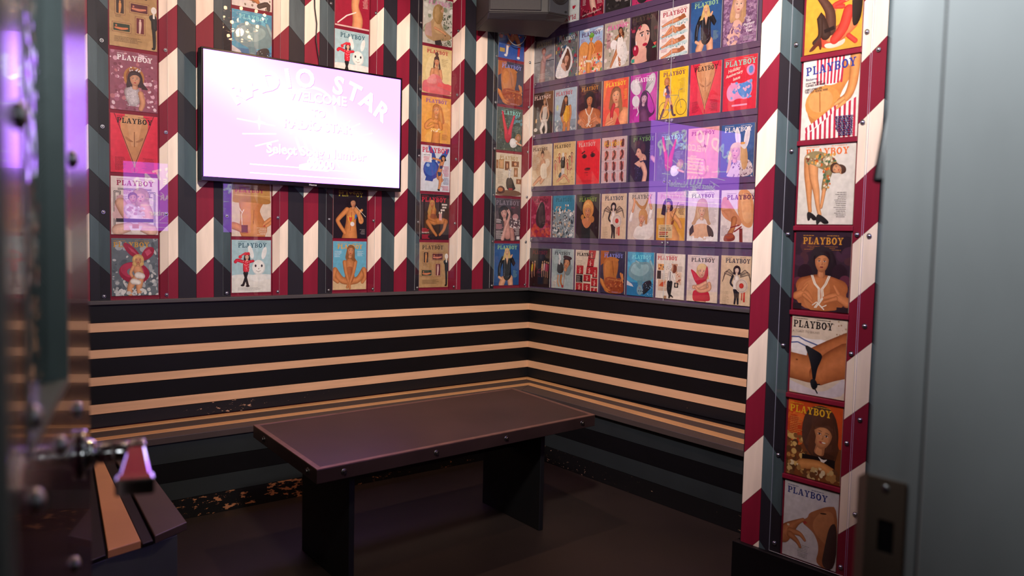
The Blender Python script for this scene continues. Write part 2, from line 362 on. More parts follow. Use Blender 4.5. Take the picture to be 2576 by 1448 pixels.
# ------------------------------------------------------------------ chandelier over the table (seen only as a reflection)
M_BULB = emit('lit_bulb', (1, .62, .30), 30)
def chandelier(x, y, label, energy):
    ch = empty('chandelier', (x, y, CZ)); tag(ch, label, 'chandelier', 'ring chandeliers')
    m = MB(); m.tube([(0, 0, 0), (0, 0, -.5)], .008, M_CHROME); m.dome((0, 0, 0), (0, 0, -1), .06, .03, M_CHROME); kid2(m, 'stem', ch)
    for R_, z, n in ((.16, -.30, 10), (.12, -.38, 8), (.075, -.45, 6)):
        m = MB(); m.ring((0, 0, z), R_, .006, M_CHROME)
        for i in range(3): a = i*2.1; m.tube([(0, 0, z), (R_*math.cos(a), R_*math.sin(a), z)], .004, M_CHROME, 6)
        r_ = kid2(m, 'ring', ch)
        for i in range(n):
            m = MB(); a = 2*math.pi*i/n; m.sphere((R_*math.cos(a), R_*math.sin(a), z+.016), .011, M_BULB); m.build('bulb', r_)
    lamp('chandelier_light', 'POINT', (x, y, CZ-.40), energy, (1, .58, .37), shadow_soft_size=.022)
chandelier(-1.55, -1.2, 'tiered ring chandelier hanging over the low table, seen as a reflection', 74)
chandelier(-2.75, -2.55, 'added unseen ring chandelier between the open door and the table, warming the pier', 52)  # second copy added out of view to throw warm light on the pier

# ------------------------------------------------------------------ speaker in the corner
sp = empty('corner_speaker', (-.4, -.35, 2.58)); tag(sp, 'black loudspeaker with round tweeter mounted high in the room corner', 'speaker')
bpy.context.view_layer.update()
base = [(-.561, -.091), (-.678, -.355), (-.418, -.560), (-.300, -.600), (-.124, -.266)]
base2 = [(-.561, -.091), (-.690, -.385), (-.425, -.605), (-.285, -.625), (-.124, -.266)]
m = MB(); z0 = 2.58
m.hull([(x, y, z0) for x, y in base], [(x, y, z0+.035) for x, y in base2], M_SPK)
m.hull([(x, y, z0+.035) for x, y in base2], [(x, y, z0+.40) for x, y in base2], M_SPK); kid(m, 'cabinet', sp, .006)
a, b = Vector((-.690, -.385, 0)), Vector((-.425, -.605, 0)); d = (b-a).normalized(); n = Vector((d.y, -d.x, 0))
def slab(p, q, u0, u1, za, zb, t, mt):
    d = (q-p); ln = d.length; d = d/ln; n = Vector((d.y, -d.x, 0)); c = [p+d*(u0*ln), p+d*(u1*ln)]
    lo = [c[0], c[1], c[1]+n*t, c[0]+n*t]; mb = MB()
    lo = [lo[0], lo[3], lo[2], lo[1]]; lo.reverse()
    mb.hull([(v.x, v.y, za) for v in lo][::-1], [(v.x, v.y, zb) for v in lo][::-1], mt); return mb
kid(slab(a, b, .02, .88, z0+.045, z0+.385, .014, M_SPKG), 'grille', sp, .004)
c, d2 = Vector((-.425, -.605, 0)), Vector((-.285, -.625, 0)); ax = Vector(((d2-c).y, -(d2-c).x, 0)).normalized()
kid(slab(c, d2, .02, .98, z0+.04, z0+.39, .006, mat('speaker_side_plastic', '2c2f35', .5)), 'side_baffle', sp, .003)
cc = (c+d2)/2+Vector((0, 0, z0+.155)); cc = cc+ax*.006
m = MB(); R_ = .058
t1, t2 = (d2-c).normalized(), Vector((0, 0, 1))
def discring(mb, cen, r0, r1, h0, h1, mt, n=24):
    for i in range(n):
        q = [2*math.pi*i/n, 2*math.pi*(i+1)/n]; P = lambda r, h, t: cen+t1*(r*math.cos(t))+t2*(r*math.sin(t))+ax*h
        mb.face([P(r0, h0, q[0]), P(r1, h1, q[0]), P(r1, h1, q[1]), P(r0, h0, q[1])], mt, True)
discring(m, cc, .066, .06, .0, .010, M_SPK); discring(m, cc, .06, .052, .010, .004, M_SPK); discring(m, cc, .052, .02, .004, .017, M_BLK); discring(m, cc, .02, .0005, .017, .021, M_BLK)
kid(m, 'tweeter', sp, 0, 'round tweeter dome')
m = MB(); m.tube([cc+ax*.0+t2*-.10+t1*.045, cc+ax*.006+t2*-.10+t1*.045], .006, M_BLK); kid(m, 'screw', sp)
# loose cable under the speaker, thin cable above the television
m = MB(); pts = []
q0, q1 = onp(1275, 86, 1, -.07), onp(1323, 92, 1, -.07)
for i in range(13):
    t = i/12; v = q0.lerp(q1, t); v.z -= .062*math.sin(math.pi*t)**.7; pts.append(v)
pts = [pts[0]+Vector((-.004, .055, .012))]+pts+[pts[-1]+Vector((.004, .055, .012))]
m.tube(pts, .003, mat('grey_cable', '8d8f92', .4), 8); tag(m.build('loose_cable'), 'grey cable loop hanging below the corner speaker', 'cable')
m = MB(); m.tube([onp(x, y, 1, -.02) for x, y in ((790, -60), (792, 20), (797, 60), (795, 100), (799, 130), (803, 152), (805, 200))], .0035, M_BLK, 8)
tag(m.build('thin_cable'), 'thin black cable running down the wall behind the television', 'cable')
# ------------------------------------------------------------------ televisions
def screen_mat(name, k):
    """picture on the screen: violet field with a pale slanting glow"""
    m = bpy.data.materials.new(name); m.use_nodes = True; N = m.node_tree.nodes; Lk = m.node_tree.links; N.remove(N['Principled BSDF'])
    tc = N.new('ShaderNodeTexCoord'); mp = N.new('ShaderNodeMapping'); mp.inputs['Rotation'].default_value = (0, math.radians(-27), 0); mp.inputs['Location'].default_value = (0, 0, -.02)
    sx = N.new('ShaderNodeSeparateXYZ'); ab = N.new('ShaderNodeMath'); ab.operation = 'ABSOLUTE'
    mr = N.new('ShaderNodeMapRange'); mr.interpolation_type = 'SMOOTHSTEP'; mr.inputs[1].default_value = .04; mr.inputs[2].default_value = .26; mr.inputs[3].default_value = 1; mr.inputs[4].default_value = 0
    mx = N.new('ShaderNodeMix'); mx.data_type = 'RGBA'; mx.inputs[6].default_value = (2.3, .76, 5.2, 1); mx.inputs[7].default_value = (2.4, 1.05, 5.4, 1)
    e = N.new('ShaderNodeEmission'); e.inputs[1].default_value = k
    Lk.new(tc.outputs['Object'], mp.inputs[0]); Lk.new(mp.outputs[0], sx.inputs[0]); Lk.new(sx.outputs['Z'], ab.inputs[0]); Lk.new(ab.outputs[0], mr.inputs[0])
    Lk.new(mr.outputs[0], mx.inputs[0]); Lk.new(mx.outputs[2], e.inputs[0]); Lk.new(e.outputs[0], N['Material Output'].inputs[0]); return m
def television(name, w, h, loc, rz, tilt, label, k):
    """w x h body, facing -Y of its own frame; content laid out on a 1000 wide screen"""
    t = empty(name, loc); t.rotation_euler = (tilt, 0, rz); tag(t, label, 'television')
    b = .010; bb = .022; sw, sh = w-2*b, h-b-bb; cz = (bb-b)/2
    m = MB(); m.box(-w/2, w/2, .010, .050, -h/2, h/2, M_TVB); kid2(m, 'back_case', t, .004)
    m = MB()
    for x0, x1, z0, z1 in ((-w/2, w/2, h/2-b, h/2), (-w/2, w/2, -h/2, -h/2+bb), (-w/2, -w/2+b, -h/2+bb, h/2-b), (w/2-b, w/2, -h/2+bb, h/2-b)): m.box(x0, x1, -.003, .010, z0, z1, M_TVB)
    kid2(m, 'bezel', t, .0015)
    MS = screen_mat('screen_picture', k); MW = emit('screen_white', (4.4, 4.6, 5.6), k); MV = emit('screen_lilac', (.9, .5, 3.0), k); MP = emit('screen_pink', (3.0, 1.4, 4.4), k)
    m = MB(); m.box(-sw/2, sw/2, .002, .008, -sh/2+cz, sh/2+cz, MS); lay = [0]
    u = sw/1000.0
    def X(x): return -sw/2+x*u
    def Z(y): return sh/2+cz-y*u                       # y down from the top
    def poly(pts, mt):
        lay[0] += 1; yy = .002-.00003*lay[0]-.0001
        m.face([(X(x), yy, Z(y)) for x, y in pts][::-1], mt)
    def line(x0, y0, x1, y1, wd, mt):
        dx, dy = x1-x0, y1-y0; l = math.hypot(dx, dy); nx, ny = -dy/l*wd/2, dx/l*wd/2
        poly([(x0-nx, y0-ny), (x1-nx, y1-ny), (x1+nx, y1+ny), (x0+nx, y0+ny)], mt)
    def words(body, x, y, size, rot=0, mt=None, sh_=True, bold=.02, sx=1.0):
        vs, fs = txt(body, size, 'CENTER', bold*size)
        for dx, dy, mm in (((3, 3, MV),) if sh_ else ())+((0, 0, mt or MW),):
            lay[0] += 1; yy = .002-.00003*lay[0]-.0001; c, s = math.cos(rot), math.sin(rot)
            for f_ in fs:
                m.face([(X(x+dx+(vs[i][0]*sx*c-vs[i][1]*s)), yy, Z(y+dy-(vs[i][0]*sx*s+vs[i][1]*c))) for i in f_], mm)
    # microphone
    def ell(cx, cy, rx, ry, mt, a0=0, a1=360, n=30): poly([(cx+rx*math.cos(math.radians(a0+(a1-a0)*i/n)), cy-ry*math.sin(math.radians(a0+(a1-a0)*i/n))) for i in range(n+1 if a1-a0 < 360 else n)][::1], mt)
    ell(520, 205, 120, 110, MP); ell(520, 205, 108, 98, MS)
    poly([(400, 205), (640, 205), (640, 330), (400, 330)][::-1], MP); poly([(412, 200), (628, 200), (628, 330), (412, 330)][::-1], MS)
    for i in range(5): poly([(430, 215+i*24), (610, 215+i*24), (610, 227+i*24), (430, 227+i*24)][::-1], MW)
    for i in range(5):
        x = 430+i*38; line(x, 340, x+26, 408, 11, MW)
    poly([(500, 408), (545, 408), (545, 455), (600, 470), (600, 492), (450, 492), (450, 470), (500, 455)][::-1], MW)
    # rays and star
    for a in ((150, 285, 330, 300), (175, 350, 335, 336), (235, 400, 345, 365), (300, 440, 380, 395), (385, 450, 420, 405), (690, 255, 715, 235), (705, 275, 770, 245), (755, 310, 840, 285), (780, 345, 870, 345), (640, 440, 660, 470), (680, 430, 730, 470)): line(*a, 5, MW)
    poly([(253, 256), (259, 284), (285, 290), (259, 296), (253, 326), (247, 296), (222, 290), (247, 284)][::-1], MW)
    for x0, x1, y in ((210, 455, 483), (575, 850, 485), (210, 850, 522)): line(x0, y, x1, y, 4, MW)
    # big arched title
    vsum = 'RADIO STAR'; n = len(vsum)
    for i, chx in enumerate(vsum):
        if chx == ' ': continue
        a = math.radians(-33+66*i/(n-1)); R_ = 640
        words(chx, 520+R_*math.sin(a), 700-R_*math.cos(a)+42, 118, -a, None, True, .03)
    words('WELCOME', 545, 168, 62); words('TO', 545, 236, 52); words('RADIO STAR', 545, 300, 62)
    words('Select Song Number', 545, 425, 62); words('00000', 560, 480, 58, 0, None, True, .02)
    o = m.build('screen', t)
    vs, fs = txt('Hisense', .014, 'CENTER', .0002); m = MB()
    for f_ in fs: m.face([(vs[i][0]+.02, -.0034, vs[i][1]-h/2+.006) for i in f_], mat('bezel_lettering', 'c8c8cc', .4))
    kid2(m, 'brand_lettering', t)
    m = MB(); m.box(-.2, .2, .05, .075, -.15, .15, M_BLK); kid2(m, 'wall_mount', t)
    return t
television('television', 1.146, .652, (-1.659, -.0955, 1.893), 0, 0, 'flat television with glowing lilac welcome screen on the chevron wall', 1.0)
television('television', 1.146, .652, (-1.065, -3.75, 1.60), math.pi, 0, 'second flat television facing the chevron wall, seen only as a violet reflection', .9)

# ------------------------------------------------------------------ clear acrylic covers with screws
def panel(loc_put, a0, a1, z0, z1, d0, d1, label, screws, name='acrylic_panel', norm=(0, -1, 0), group=None):
    m = MB()
    c = [(a0, z0), (a1, z0), (a1, z1), (a0, z1)]
    A = [loc_put(x, z, d0) for x, z in c]; B = [loc_put(x, z, d1) for x, z in c]
    m.hull(A, B, M_ACR, M_ACE); o = m.build(name); tag(o, label, 'acrylic panel', group)
    for a, z in screws:
        q = MB(); p = Vector(loc_put(a, z, d1)); nn = Vector(norm)
        q.tube([p-nn*.0028, p+nn*.002], .0042, M_STEEL, 8); q.tube([p, p+nn*.0012], .0085, M_STEEL, 14); q.dome(p+nn*.0012, norm, .0062, .0045, M_STEEL, 12); q.build('screw', o)
    return o
names5 = ['over the magazine column nearest the open door', 'over the magazine column behind the left half of the television', 'over the magazine column behind the right half of the television', 'over the magazine column just right of the television', 'over the magazine column nearest the corner']
ZS = [1.0, 1.397, 1.795, 2.19, 2.58]
for c in range(5):
    xa = [-2.679, -2.094, -1.5165, -.928, -.354][c]; xb = [-2.366, -1.789, -1.207, -.616, -.044][c]
    zs = ZS if c < 4 else [1.0, 1.287, 1.587, 1.886, 2.18, 2.473]
    hid = lambda x, z: -2.20 < x < -1.10 and 1.56 < z < 2.21
    sc = [(xa+.019, z) for z in zs if not hid(xa, z)]+[(xb-.009 if c != 3 else xb-.022, z) for z in zs if not hid(xb, z)]
    panel(onL, xa, xb, .985, 2.93, .0112, .0142, 'clear acrylic strip '+names5[c], sc)
panel(onP, 2.521, 2.822, .17, 2.93, .0112, .0142, 'clear acrylic strip over the magazine column on the chevron pier', [(2.543, z) for z in (.205, .54, .95, 1.359, 1.66, 2.04)]+[(2.807, z) for z in (.20, .64, .952, 1.361, 1.74, 2.04)], norm=(-1, 0, 0))
panel(onP, 2.828, 3.2, .17, 2.93, .0112, .0142, 'narrow clear acrylic strip between the chevron pier column and the door frame', [(2.85, z) for z in (.40, .73, 1.052, 1.357, 1.975)], norm=(-1, 0, 0))
onR = lambda a, z, d: (-d, -a, z)
panel(onR, .012, 1.183, .981, 2.93, .0125, .0155, 'clear acrylic front over the corner half of the magazine case', [(.03, z) for z in (1.307, 1.651, 1.99, 2.33)]+[(1.163, z) for z in (1.307, 1.651, 1.99, 2.33)], norm=(-1, 0, 0))
panel(onR, 1.1845, 1.765, .981, 2.93, .0125, .0155, 'clear acrylic front over the right part of the magazine case', [(1.203, z) for z in (1.307, 1.651, 1.99, 2.33)], norm=(-1, 0, 0))
# purple magazine case: ledges and its right edge
RZ = [.993, 1.324, 1.661, 2.005, 2.343, 2.684]        # bottoms of the rows on the right wall
LN_ = ['above the bottom row', 'above the second row from the bottom', 'above the third row, crossing the purple reflection', 'under the row of the purple fur cover', 'highest of the five, beside the corner speaker']
for i, z in enumerate(RZ[1:]):
    m = MB(); m.box(-.0105, -.0005, -1.765, -.004, z-.034, z-.002, M_PURPLE); tag(m.build('picture_ledge', None, .002), 'purple picture ledge on the right wall, '+LN_[i], 'ledge', 'purple picture ledges of the right wall')
m = MB(); m.box(-.0115, -.0005, -1.775, -1.767, .981, 2.95, M_BLK); ntrim[0] += 1; struct(m, 'trim_%d' % ntrim[0])

# ------------------------------------------------------------------ open door on the left
C0 = CAMP.xy
P1 = Vector((C0[0]+.232, C0[1]+1.075)); DD = Vector((.2706, .9627)); DN = Vector((.9627, -.2706))
def dp(s, z, o=0): v = P1-DD*s+DN*o; return (v.x, v.y, z)     # s from the free edge towards the hinge, o out of the face
def dbox(mb, s0, s1, z0, z1, o0, o1, mt): mb.hull([dp(s0, z0, o0), dp(s1, z0, o0), dp(s1, z1, o0), dp(s0, z1, o0)], [dp(s0, z0, o1), dp(s1, z0, o1), dp(s1, z1, o1), dp(s0, z1, o1)], mt)
dr = empty('door_1', dp(.74, FZ)); tag(dr, 'open maroon door with riveted window and chrome lever, blurred at the left', 'door', kind='structure')
bpy.context.view_layer.update()
m = MB(); T_ = -.044; WB = z_at(*dp(.283, 0)[:2], 966)
for s0, s1, z0, z1 in ((0, .283, 0, 2.09), (.542, .745, 0, 2.09), (.283, .542, 0, WB), (.283, .542, 2.0, 2.09)): dbox(m, s0, s1, z0, z1, T_, 0, M_DOOR)
kid(m, 'door_leaf', dr, .002)
m = MB()
for s0, s1, z0, z1 in ((.283, .290, WB, 2.0), (.535, .542, WB, 2.0), (.29, .535, WB, WB+.007), (.29, .535, 1.993, 2.0)): dbox(m, s0, s1, z0, z1, T_+.002, .001, M_DTRIM)
kid(m, 'window_trim', dr)
m = MB(); dbox(m, .29, .535, WB+.007, 1.993, -.020, -.014, M_PATG); kid(m, 'window_pane', dr)
for s, Y in ((.22, 400), (.559, 290), (.52, 1050), (.187, 1030), (.357, 1120), (.51, 1260), (.24, 1420), (.2, -140)):
    z = z_at(*dp(s, 0)[:2], Y)
    m = MB(); m.dome(dp(s, z, 0), (DN.x, DN.y, 0), .0085, .006, M_STEEL, 12); kid(m, 'rivet', dr)
hs = .16; hz = z_at(*dp(hs, 0, .03)[:2], 1137); m = MB()
m.tube([dp(hs, hz, 0), dp(hs, hz, .007)], .026, M_CHROME, 24); m.tube([dp(hs, hz, .007), dp(hs, hz, .016)], [.017, .012], M_CHROME, 20)
m.tube([dp(hs, hz, .016), dp(hs, hz, .046)], .0105, M_CHROME, 18); m.tube([dp(hs, hz, .046), dp(hs, hz, .062)], [.0115, .012], M_CHROME, 18)
def lrect(s_, w, h, dz): return [dp(s_, hz+dz-h/2, .053-w/2), dp(s_, hz+dz-h/2, .053+w/2), dp(s_, hz+dz+h/2, .053+w/2), dp(s_, hz+dz+h/2, .053-w/2)]
for (a0, w0, h0, z0_), (a1, w1, h1, z1_) in (((hs-.012, .018, .020, 0), (hs+.012, .019, .020, 0)), ((hs+.012, .017, .016, 0), (hs+.10, .029, .011, -.004)), ((hs+.10, .032, .016, -.004), (hs+.118, .034, .016, -.005))): m.hull(lrect(a0, w0, h0, z0_), lrect(a1, w1, h1, z1_), M_CHROME)
kid(m, 'lever_handle', dr, .0025, 'chrome lever handle')
# ------------------------------------------------------------------ metal door frame
fr = empty('door_frame', (C0[0]+.82, C0[1]+.36, FZ)); tag(fr, 'grey metal door frame with bronze strike plate at the right', 'door frame')
bpy.context.view_layer.update()
JX = C0[0]+.82
m = MB(); m.box(JX, JX+.03, C0[1]+.352, C0[1]+.411, FZ, 2.14, M_FRAME); kid(m, 'strike_jamb', fr, .0015)
m = MB(); m.box(JX-.016, JX+.03, C0[1]+.14, C0[1]+.3505, FZ, 2.14, M_FRAME); kid(m, 'door_stop', fr, .002)
m = MB(); m.box(JX-.004, JX+.001, C0[1]+.3508, C0[1]+.3570, FZ, 2.13, M_BLK); kid(m, 'shade_strip', fr)  # black strip standing in for the shadow line between jamb and stop
m = MB(); m.box(C0[0]-.12, C0[0]+.0425, C0[1]+.30, C0[1]+.345, FZ, 2.14, M_FRAME); kid(m, 'hinge_jamb', fr, .003)
m = MB(); m.box(C0[0]-.12, JX+.03, C0[1]+.24, C0[1]+.345, 2.085, 2.14, M_FRAME); kid(m, 'head', fr, .002)
# strike plate lies on the jamb, its lip curving past the far edge
ya, yb = onp(2276, 1330, 0, JX).y, C0[1]+.4105
ya = min(ya, yb-.024)
def zz(Y): return onp(2235, Y, 0, JX).z
zt, zh0, zh1, zb = zz(1204), zz(1308), zz(1392), zz(1500); hy0, hy1 = ya+(yb-ya)*.24, ya+(yb-ya)*.66
m = MB(); xo = JX-.0025
for a0, a1, c0, c1 in ((ya, yb, zh0, zt), (ya, yb, zb, zh1), (ya, hy0, zh1, zh0), (hy1, yb, zh1, zh0)): m.box(xo, JX-.0002, a0, a1, c0, c1, M_PLATE)
m.box(xo+.0015, JX-.0002, hy0, hy1, zh1, zh0, M_BLK)
m.hull([(xo, yb, zb), (JX, yb, zb), (JX+.010, yb+.012, zb), (JX+.006, yb+.014, zb)], [(xo, yb, zh0+.045), (JX, yb, zh0+.045), (JX+.010, yb+.012, zh0+.035), (JX+.006, yb+.014, zh0+.035)], M_PLATE)
st = kid(m, 'strike_plate', fr, 0, 'bronze strike plate with latch hole')
m = MB(); m.dome((xo, ya+(yb-ya)*.5, zz(1229)), (-1, 0, 0), .0042, .0015, M_STEEL, 12); o = m.build('screw'); o.parent = st; o.matrix_parent_inverse = Matrix.Identity(4); o.parent = st
bpy.context.view_layer.update(); o.matrix_world = Matrix.Identity(4)

# slim black panel standing off the front wall just past the frame
m = MB(); Yp = -3.72; A = [onp(x, y, 1, Yp) for x, y in ((2188, 462), (2240, 462), (2275, 195), (2236, 195))]
Bk = [v+Vector((.02, -.11, .004)) for v in A]
m.hull([tuple(v) for v in Bk], [tuple(v) for v in A], M_TVB); tag(m.build('wall_panel', None, .006), 'slim black panel leaning out beside the metal door frame, upper right', 'panel')
# ------------------------------------------------------------------ printed magazine covers
CWm, CHm = .2127, .2762
def arc(cx, cy, rx, ry, a0, a1, n=9): return [(cx+rx*math.cos(math.radians(a0+(a1-a0)*i/n)), cy+ry*math.sin(math.radians(a0+(a1-a0)*i/n))) for i in range(n+1)]
def rc(x0, y0, x1, y1): return [(x0, y0), (x1, y0), (x1, y1), (x0, y1)]
def bowl(cx, cy, rx, ry, ix, iy, a0, a1, n=9):
    o = arc(cx, cy, rx, ry, a0, a1, n); i = arc(cx, cy, ix, iy, a0, a1, n); return [[o[k], o[k+1], i[k+1], i[k]] for k in range(n)]
_st = [rc(.1, 0, .34, 1), rc(0, 0, .46, .13), rc(0, .87, .34, 1)]
GL = {'P': (.86, _st+[rc(.3, .87, .48, 1), rc(.3, .40, .48, .52)]+bowl(.46, .70, .40, .30, .15, .18, -90, 90)),
 'L': (.82, _st+[rc(.3, .87, .46, 1), rc(.4, 0, .82, .13), rc(.68, 0, .82, .36)]),
 'A': (1.0, [[(.38, 1), (.62, 1), (.92, .05), (.64, .05)], [(.38, 1), (.50, 1), (.22, .05), (.08, .05)], rc(.22, .27, .72, .38), rc(-.02, 0, .34, .13), rc(.56, 0, 1.02, .13)]),
 'Y': (.96, [[(.06, .95), (.34, .95), (.60, .45), (.38, .45)], [(.70, .95), (.86, .95), (.60, .45), (.50, .45)], rc(.36, 0, .61, .48), rc(.24, 0, .73, .13), rc(-.03, .87, .42, 1), rc(.60, .87, .99, 1)]),
 'B': (.88, _st+[rc(.3, .87, .5, 1), rc(.3, .46, .5, .57), rc(.3, 0, .5, .13)]+bowl(.46, .75, .36, .25, .14, .13, -90, 90)+bowl(.46, .285, .42, .285, .16, .16, -90, 90)),
 'O': (.94, bowl(.47, .5, .47, .52, .21, .35, 0, 360, 16))}
WORD = 'PLAYBOY'; GAP = .15
WORDW = sum(GL[c][0] for c in WORD)+GAP*6
def mix(a, b, t): return tuple(a[i]*(1-t)+b[i]*t for i in range(3))
def lit(c, k): return tuple(min(1, v*k+(.012 if k > 1 else 0)) for v in c)
def shade(c): return (c[0]*.52, c[1]*.42, c[2]*.40)
def chaikin(p, n=2):
    for _ in range(n):
        q = []
        for i in range(len(p)):
            a, b = p[i], p[(i+1) % len(p)]; q += [(a[0]*.75+b[0]*.25, a[1]*.75+b[1]*.25), (a[0]*.25+b[0]*.75, a[1]*.25+b[1]*.75)]
        p = q
    return p
class Art:
    """the picture printed on one cover, laid out on a 100 x 130 sheet"""
    def __init__(s, bg): s.polys = []; s.z = 0; s.R(-1, -1, 101, 131, bg); s.rnd = random.Random(bg)
    def c(s, c): return hx(c) if isinstance(c, str) else c
    def add(s, pts, cols, new=True):
        """one polygon with a colour per corner, cut at the edge of the sheet"""
        if new: s.z += 1
        c = [(float(p[0]), float(p[1]), *k) for p, k in zip(pts, cols)]
        for ax, lim, sg in ((0, 0, 1), (0, 100, -1), (1, 0, 1), (1, 129.9, -1)):
            out = []
            for i in range(len(c)):
                p, q = c[i-1], c[i]; ip, iq = sg*(p[ax]-lim) >= 0, sg*(q[ax]-lim) >= 0
                if ip != iq: t = (lim-p[ax])/(q[ax]-p[ax]); v = [p[j]+t*(q[j]-p[j]) for j in range(5)]; v[ax] = lim; out.append(tuple(v))
                if iq: out.append(q)
            c = out
            if len(c) < 3: return s
        ar = sum(c[i-1][0]*c[i][1]-c[i][0]*c[i-1][1] for i in range(len(c)))
        if ar < 0: c = c[::-1]
        s.polys.append((c, s.z)); return s
    def Q(s, pts, col): k = s.c(col); return s.add(pts, [k]*len(pts))      # plain sharp polygon
    def P(s, pts, col, n=2):
        """soft-cornered shape, a little paler towards its upper left"""
        k = s.c(col)
        if len(pts) < 5: return s.add(pts, [k]*len(pts))
        p = chaikin(pts, n); xs = [q[0] for q in p]; ys = [q[1] for q in p]; x0, y0 = min(xs), min(ys); w, h = max(xs)-x0 or 1, max(ys)-y0 or 1
        return s.add(p, [lit(k, 1.14-.26*(.6*(q[0]-x0)/w+.4*(1-(q[1]-y0)/h))) for q in p])
    def R(s, x0, y0, x1, y1, col): return s.Q([(x0, y0), (x1, y0), (x1, y1), (x0, y1)], col)
    def E(s, cx, cy, rx, ry, col, rot=0, n=18, g=0):
        """ellipse; g shades it from a pale middle to a dark rim"""
        c_, s_ = math.cos(math.radians(rot)), math.sin(math.radians(rot)); k = s.c(col); f = lambda t, m: (cx+m*(rx*math.cos(t)*c_-ry*math.sin(t)*s_), cy+m*(rx*math.cos(t)*s_+ry*math.sin(t)*c_))
        if not g: return s.add([f(6.2832*i/n, 1) for i in range(n)], [k]*n)
        s.z += 1; hi, lo = lit(k, 1+.22*g), mix(k, shade(k), g)
        for i in range(n):
            t0, t1 = 6.2832*i/n, 6.2832*(i+1)/n
            s.add([(cx-rx*.15, cy+ry*.1), f(t0, .6), f(t1, .6)], [hi, k, k], False); s.add([f(t0, .6), f(t0, 1), f(t1, 1), f(t1, .6)], [k, lo, lo, k], False)
        return s
    def raw(s, pts, col):
        for i in range(len(pts)-1):
            (x0, y0, r0), (x1, y1, r1) = pts[i], pts[i+1]; l = math.hypot(x1-x0, y1-y0) or 1; nx, ny = -(y1-y0)/l, (x1-x0)/l
            s.Q([(x0+nx*r0, y0+ny*r0), (x1+nx*r1, y1+ny*r1), (x1-nx*r1, y1-ny*r1), (x0-nx*r0, y0-ny*r0)], col)
        for x, y, r in pts: s.E(x, y, r, r, col, n=12)
        return s
    def L(s, pts, col, sh=True):
        """limb, trunk or tube: smooth run of round sections, shaded across"""
        k = s.c(col); hi, lo = lit(k, 1.22), shade(k); p = []
        for i in range(len(pts)-1):
            P0, P1, P2, P3 = pts[max(i-1, 0)], pts[i], pts[i+1], pts[min(i+2, len(pts)-1)]
            for j in range(4):
                t = j/4; p.append(tuple(.5*(2*P1[m]+(P2[m]-P0[m])*t+(2*P0[m]-5*P1[m]+4*P2[m]-P3[m])*t*t+(3*P1[m]-P0[m]-3*P2[m]+P3[m])*t**3) for m in range(3)))
        p.append(tuple(pts[-1])); col5 = [lo, k, hi, k, mix(k, lo, .7)] if sh else [mix(k, lo, .45), k, k, k, mix(k, lo, .3)]; off = (-1, -.62, -.1, .5, 1); rows = []; s.z += 1
        for i, (x, y, r) in enumerate(p):
            a, b = p[max(i-1, 0)], p[min(i+1, len(p)-1)]; l = math.hypot(b[0]-a[0], b[1]-a[1]) or 1; nx, ny = (b[1]-a[1])/l, -(b[0]-a[0])/l
            if nx < 0 or (nx == 0 and ny > 0): sg = -1
            else: sg = 1
            rows.append([(x+nx*r*o, y+ny*r*o) for o in off]+[sg, (x, y, r, nx, ny)])
        for end in (0, -1):
            x, y, r, nx, ny = rows[end][6]; dx, dy = (ny, -nx) if end else (-ny, nx); c5 = col5 if rows[end][5] > 0 else col5[::-1]
            dx, dy = (-ny, nx) if end == 0 else (ny, -nx)
            # half-round caps
            q = p[1 if end == 0 else -2]; dd = (x-q[0], y-q[1]); l = math.hypot(*dd) or 1; dx, dy = dd[0]/l, dd[1]/l
            for i in range(8):
                t0, t1 = math.pi*i/8, math.pi*(i+1)/8; g = lambda t, m: (x+m*r*(nx*math.cos(t)*-1+dx*math.sin(t)), y+m*r*(ny*math.cos(t)*-1+dy*math.sin(t)))
                cc = lambda t: c5[0] if t < .9 else (c5[4] if t > 2.2 else mix(k, lo, .5))
                s.add([(x, y), g(t0, .6), g(t1, .6)], [hi if sh else k, k, k], False); s.add([g(t0, .6), g(t0, 1), g(t1, 1), g(t1, .6)], [k, cc(t0), cc(t1), k], False)
        for i in range(len(rows)-1):
            s.z += .4
            ca = col5 if rows[i][5] > 0 else col5[::-1]; cb = col5 if rows[i+1][5] > 0 else col5[::-1]
            for j in range(4): s.add([rows[i][j], rows[i][j+1], rows[i+1][j+1], rows[i+1][j]], [ca[j], ca[j+1], cb[j+1], cb[j]], False)
        return s
    def ln(s, pts, w, col):
        if w > 1.2: return s.raw([(x, y, w) for x, y in pts], col)
        for a, b in zip(pts, pts[1:]):
            l = math.hypot(b[0]-a[0], b[1]-a[1]) or 1; nx, ny = -(b[1]-a[1])/l*w, (b[0]-a[0])/l*w
            s.Q([(a[0]+nx, a[1]+ny), (b[0]+nx, b[1]+ny), (b[0]-nx, b[1]-ny), (a[0]-nx, a[1]-ny)], col)
        return s
    def T(s, x, y, w, n, col, dy=2.6, h=1.1, al=0):
        """rows of fine print, too small to read in the photo"""
        for i in range(n):
            ww = w*s.rnd.uniform(.62, 1); x0 = x+(w-ww)*al; xx = x0
            while xx < x0+ww-1:
                l = min(s.rnd.uniform(2, 6), x0+ww-xx); s.R(xx, y-i*dy-h, xx+l*.84, y-i*dy, col); xx += l
        return s
    def M(s, col, x=13, y=112, w=74, h=11.5, rot=0, top=True):
        """the masthead"""
        k = w/WORDW; xx = 0; c_, s_ = math.cos(rot), math.sin(rot)
        for chh in WORD:
            ww, ps = GL[chh]
            for p in ps: s.Q([(x+((xx+a)*k)*c_-b*h*s_, y+((xx+a)*k)*s_+b*h*c_) for a, b in p], col)
            xx += ww+GAP
        if top and not rot: s.T(x, y+h+3.4, w*.42, 1, col, h=.9); s.T(x+w*.6, y+h+3.4, w*.4, 1, col, h=.9)
        return s
